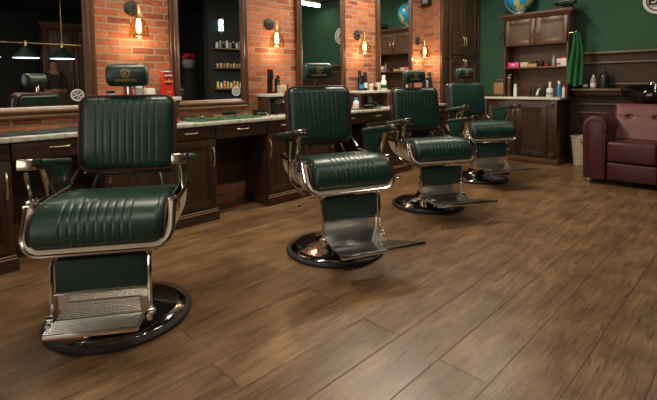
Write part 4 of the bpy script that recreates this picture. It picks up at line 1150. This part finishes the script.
# person standing across the room
def skin(name, verts, edges, radii, mat, parent, sub=2):
    me = bpy.data.meshes.new(name); me.from_pydata([Vector(v) for v in verts], edges, [])
    o = bpy.data.objects.new(name, me); COL.objects.link(o); o.parent = parent
    sk = o.modifiers.new('skin', 'SKIN'); sk.use_smooth_shade = True
    sb = o.modifiers.new('subdivision', 'SUBSURF'); sb.levels = sub; sb.render_levels = sub
    if not me.skin_vertices: me.skin_vertices.new() if hasattr(me.skin_vertices, 'new') else None
    for i, r_ in enumerate(radii):
        q = r_ if isinstance(r_, tuple) else (r_, r_)
        me.skin_vertices[0].data[i].radius = q
    me.skin_vertices[0].data[0].use_root = True
    me.materials.append(mat)
    bpy.context.view_layer.update()
    dg = bpy.context.evaluated_depsgraph_get()
    m2 = bpy.data.meshes.new_from_object(o.evaluated_get(dg)); o.modifiers.clear(); o.data = m2
    return o
pz = thing('person', 'person in dark top and grey trousers reflected in first mirror, hands held at waist', 'person', (4.0, 2.53, 0), R(180))
V_ = [(0, 0, .95), (0, 0, 1.10), (0, 0, 1.28), (0, 0, 1.42), (0, 0, 1.50), (.02, 0, 1.57), (.02, 0, 1.65), (.015, 0, 1.70)]
E_ = [(i, i+1) for i in range(7)]; R_ = [(.15, .11), (.13, .10), (.16, .11), (.12, .09), .05, (.07, .075), (.08, .09), (.055, .06)]
for s in (-1, 1):
    n = len(V_)
    V_ += [(0, s*.17, 1.41), (-.02, s*.23, 1.15), (.16, s*.17, 1.02), (.24, s*.08, 1.05), (.28, s*.05, 1.06)]
    E_ += [(3, n), (n, n+1), (n+1, n+2), (n+2, n+3), (n+3, n+4)]; R_ += [.058, .045, .038, (.028, .02), (.036, .016)]
    h0 = n+4
    for k, L_ in enumerate((.055, .065, .070, .062)):
        m = len(V_); oz = -.022+.015*k
        V_ += [(.31, s*(.045-.01), 1.06+oz), (.31+L_*.5, s*.02, 1.055+oz), (.31+L_*.75, s*.0, 1.045+oz)]
        E_ += [(h0, m), (m, m+1), (m+1, m+2)]; R_ += [.009, .0085, .007]
    m = len(V_); V_ += [(.27, s*.035, 1.09), (.30, s*.02, 1.105)]; E_ += [(h0-1, m), (m, m+1)]; R_ += [.010, .008]
    n = len(V_)
    V_ += [(0, s*.09, .88), (.01, s*.10, .50), (-.01, s*.11, .09), (.10, s*.12, .035)]
    E_ += [(0, n), (n, n+1), (n+1, n+2), (n+2, n+3)]; R_ += [.085, .058, .04, (.045, .03)]
skin('body', V_, E_, R_, M_SKIN, pz)
V_ = [(0, 0, 1.02), (0, 0, 1.15), (0, 0, 1.30), (0, 0, 1.43), (0, 0, 1.47)]; E_ = [(i, i+1) for i in range(4)]; R_ = [(.165, .125), (.155, .12), (.18, .13), (.14, .11), (.075, .07)]
for s in (-1, 1):
    n = len(V_); V_ += [(0, s*.17, 1.42), (-.02, s*.23, 1.15), (.13, s*.185, 1.03)]; E_ += [(3, n), (n, n+1), (n+1, n+2)]; R_ += [.075, .062, .05]
skin('dark_top', V_, E_, R_, M_CLOTH, pz)
V_ = [(0, 0, 1.00), (0, 0, .93)]; E_ = [(0, 1)]; R_ = [(.16, .12), (.165, .125)]
for s in (-1, 1):
    n = len(V_); V_ += [(0, s*.095, .85), (.01, s*.10, .50), (-.01, s*.11, .10)]; E_ += [(1, n), (n, n+1), (n+1, n+2)]; R_ += [.10, .075, .06]
skin('trousers', V_, E_, R_, M_TROUS, pz)
b = B(); b.sphere((-.002, 0, 1.665), .095, 20, (.98, .95, 1.0)); b.bm.verts.ensure_lookup_table()
for v in b.bm.verts:
    if v.co.x > .055: v.co.x = .045; v.co.z = max(v.co.z, 1.70)
    if v.co.z < 1.60: v.co.z = 1.60+.2*(v.co.z-1.60)
obj('hair', b, M_HAIR, pz)
b = B()
for s in (-1, 1): b.sphere((.098, s*.03, 1.655), .010, 8, (.5, 1, .6)); b.sphere((.015, s*.085, 1.645), .02, 8, (.6, .4, 1))
b.sphere((.112, 0, 1.63), .013, 8, (1, .8, 1.4)); b.sphere((.098, 0, 1.592), .018, 8, (.5, 1, .35)); obj('face_features', b, M_SKIN, pz)
for s in (-1, 1):
    b = B(); b.box(-.07, .17, s*.12-.045, s*.12+.045, 0, .075, .025, 3); obj('shoe', b, M_BLACK, pz)
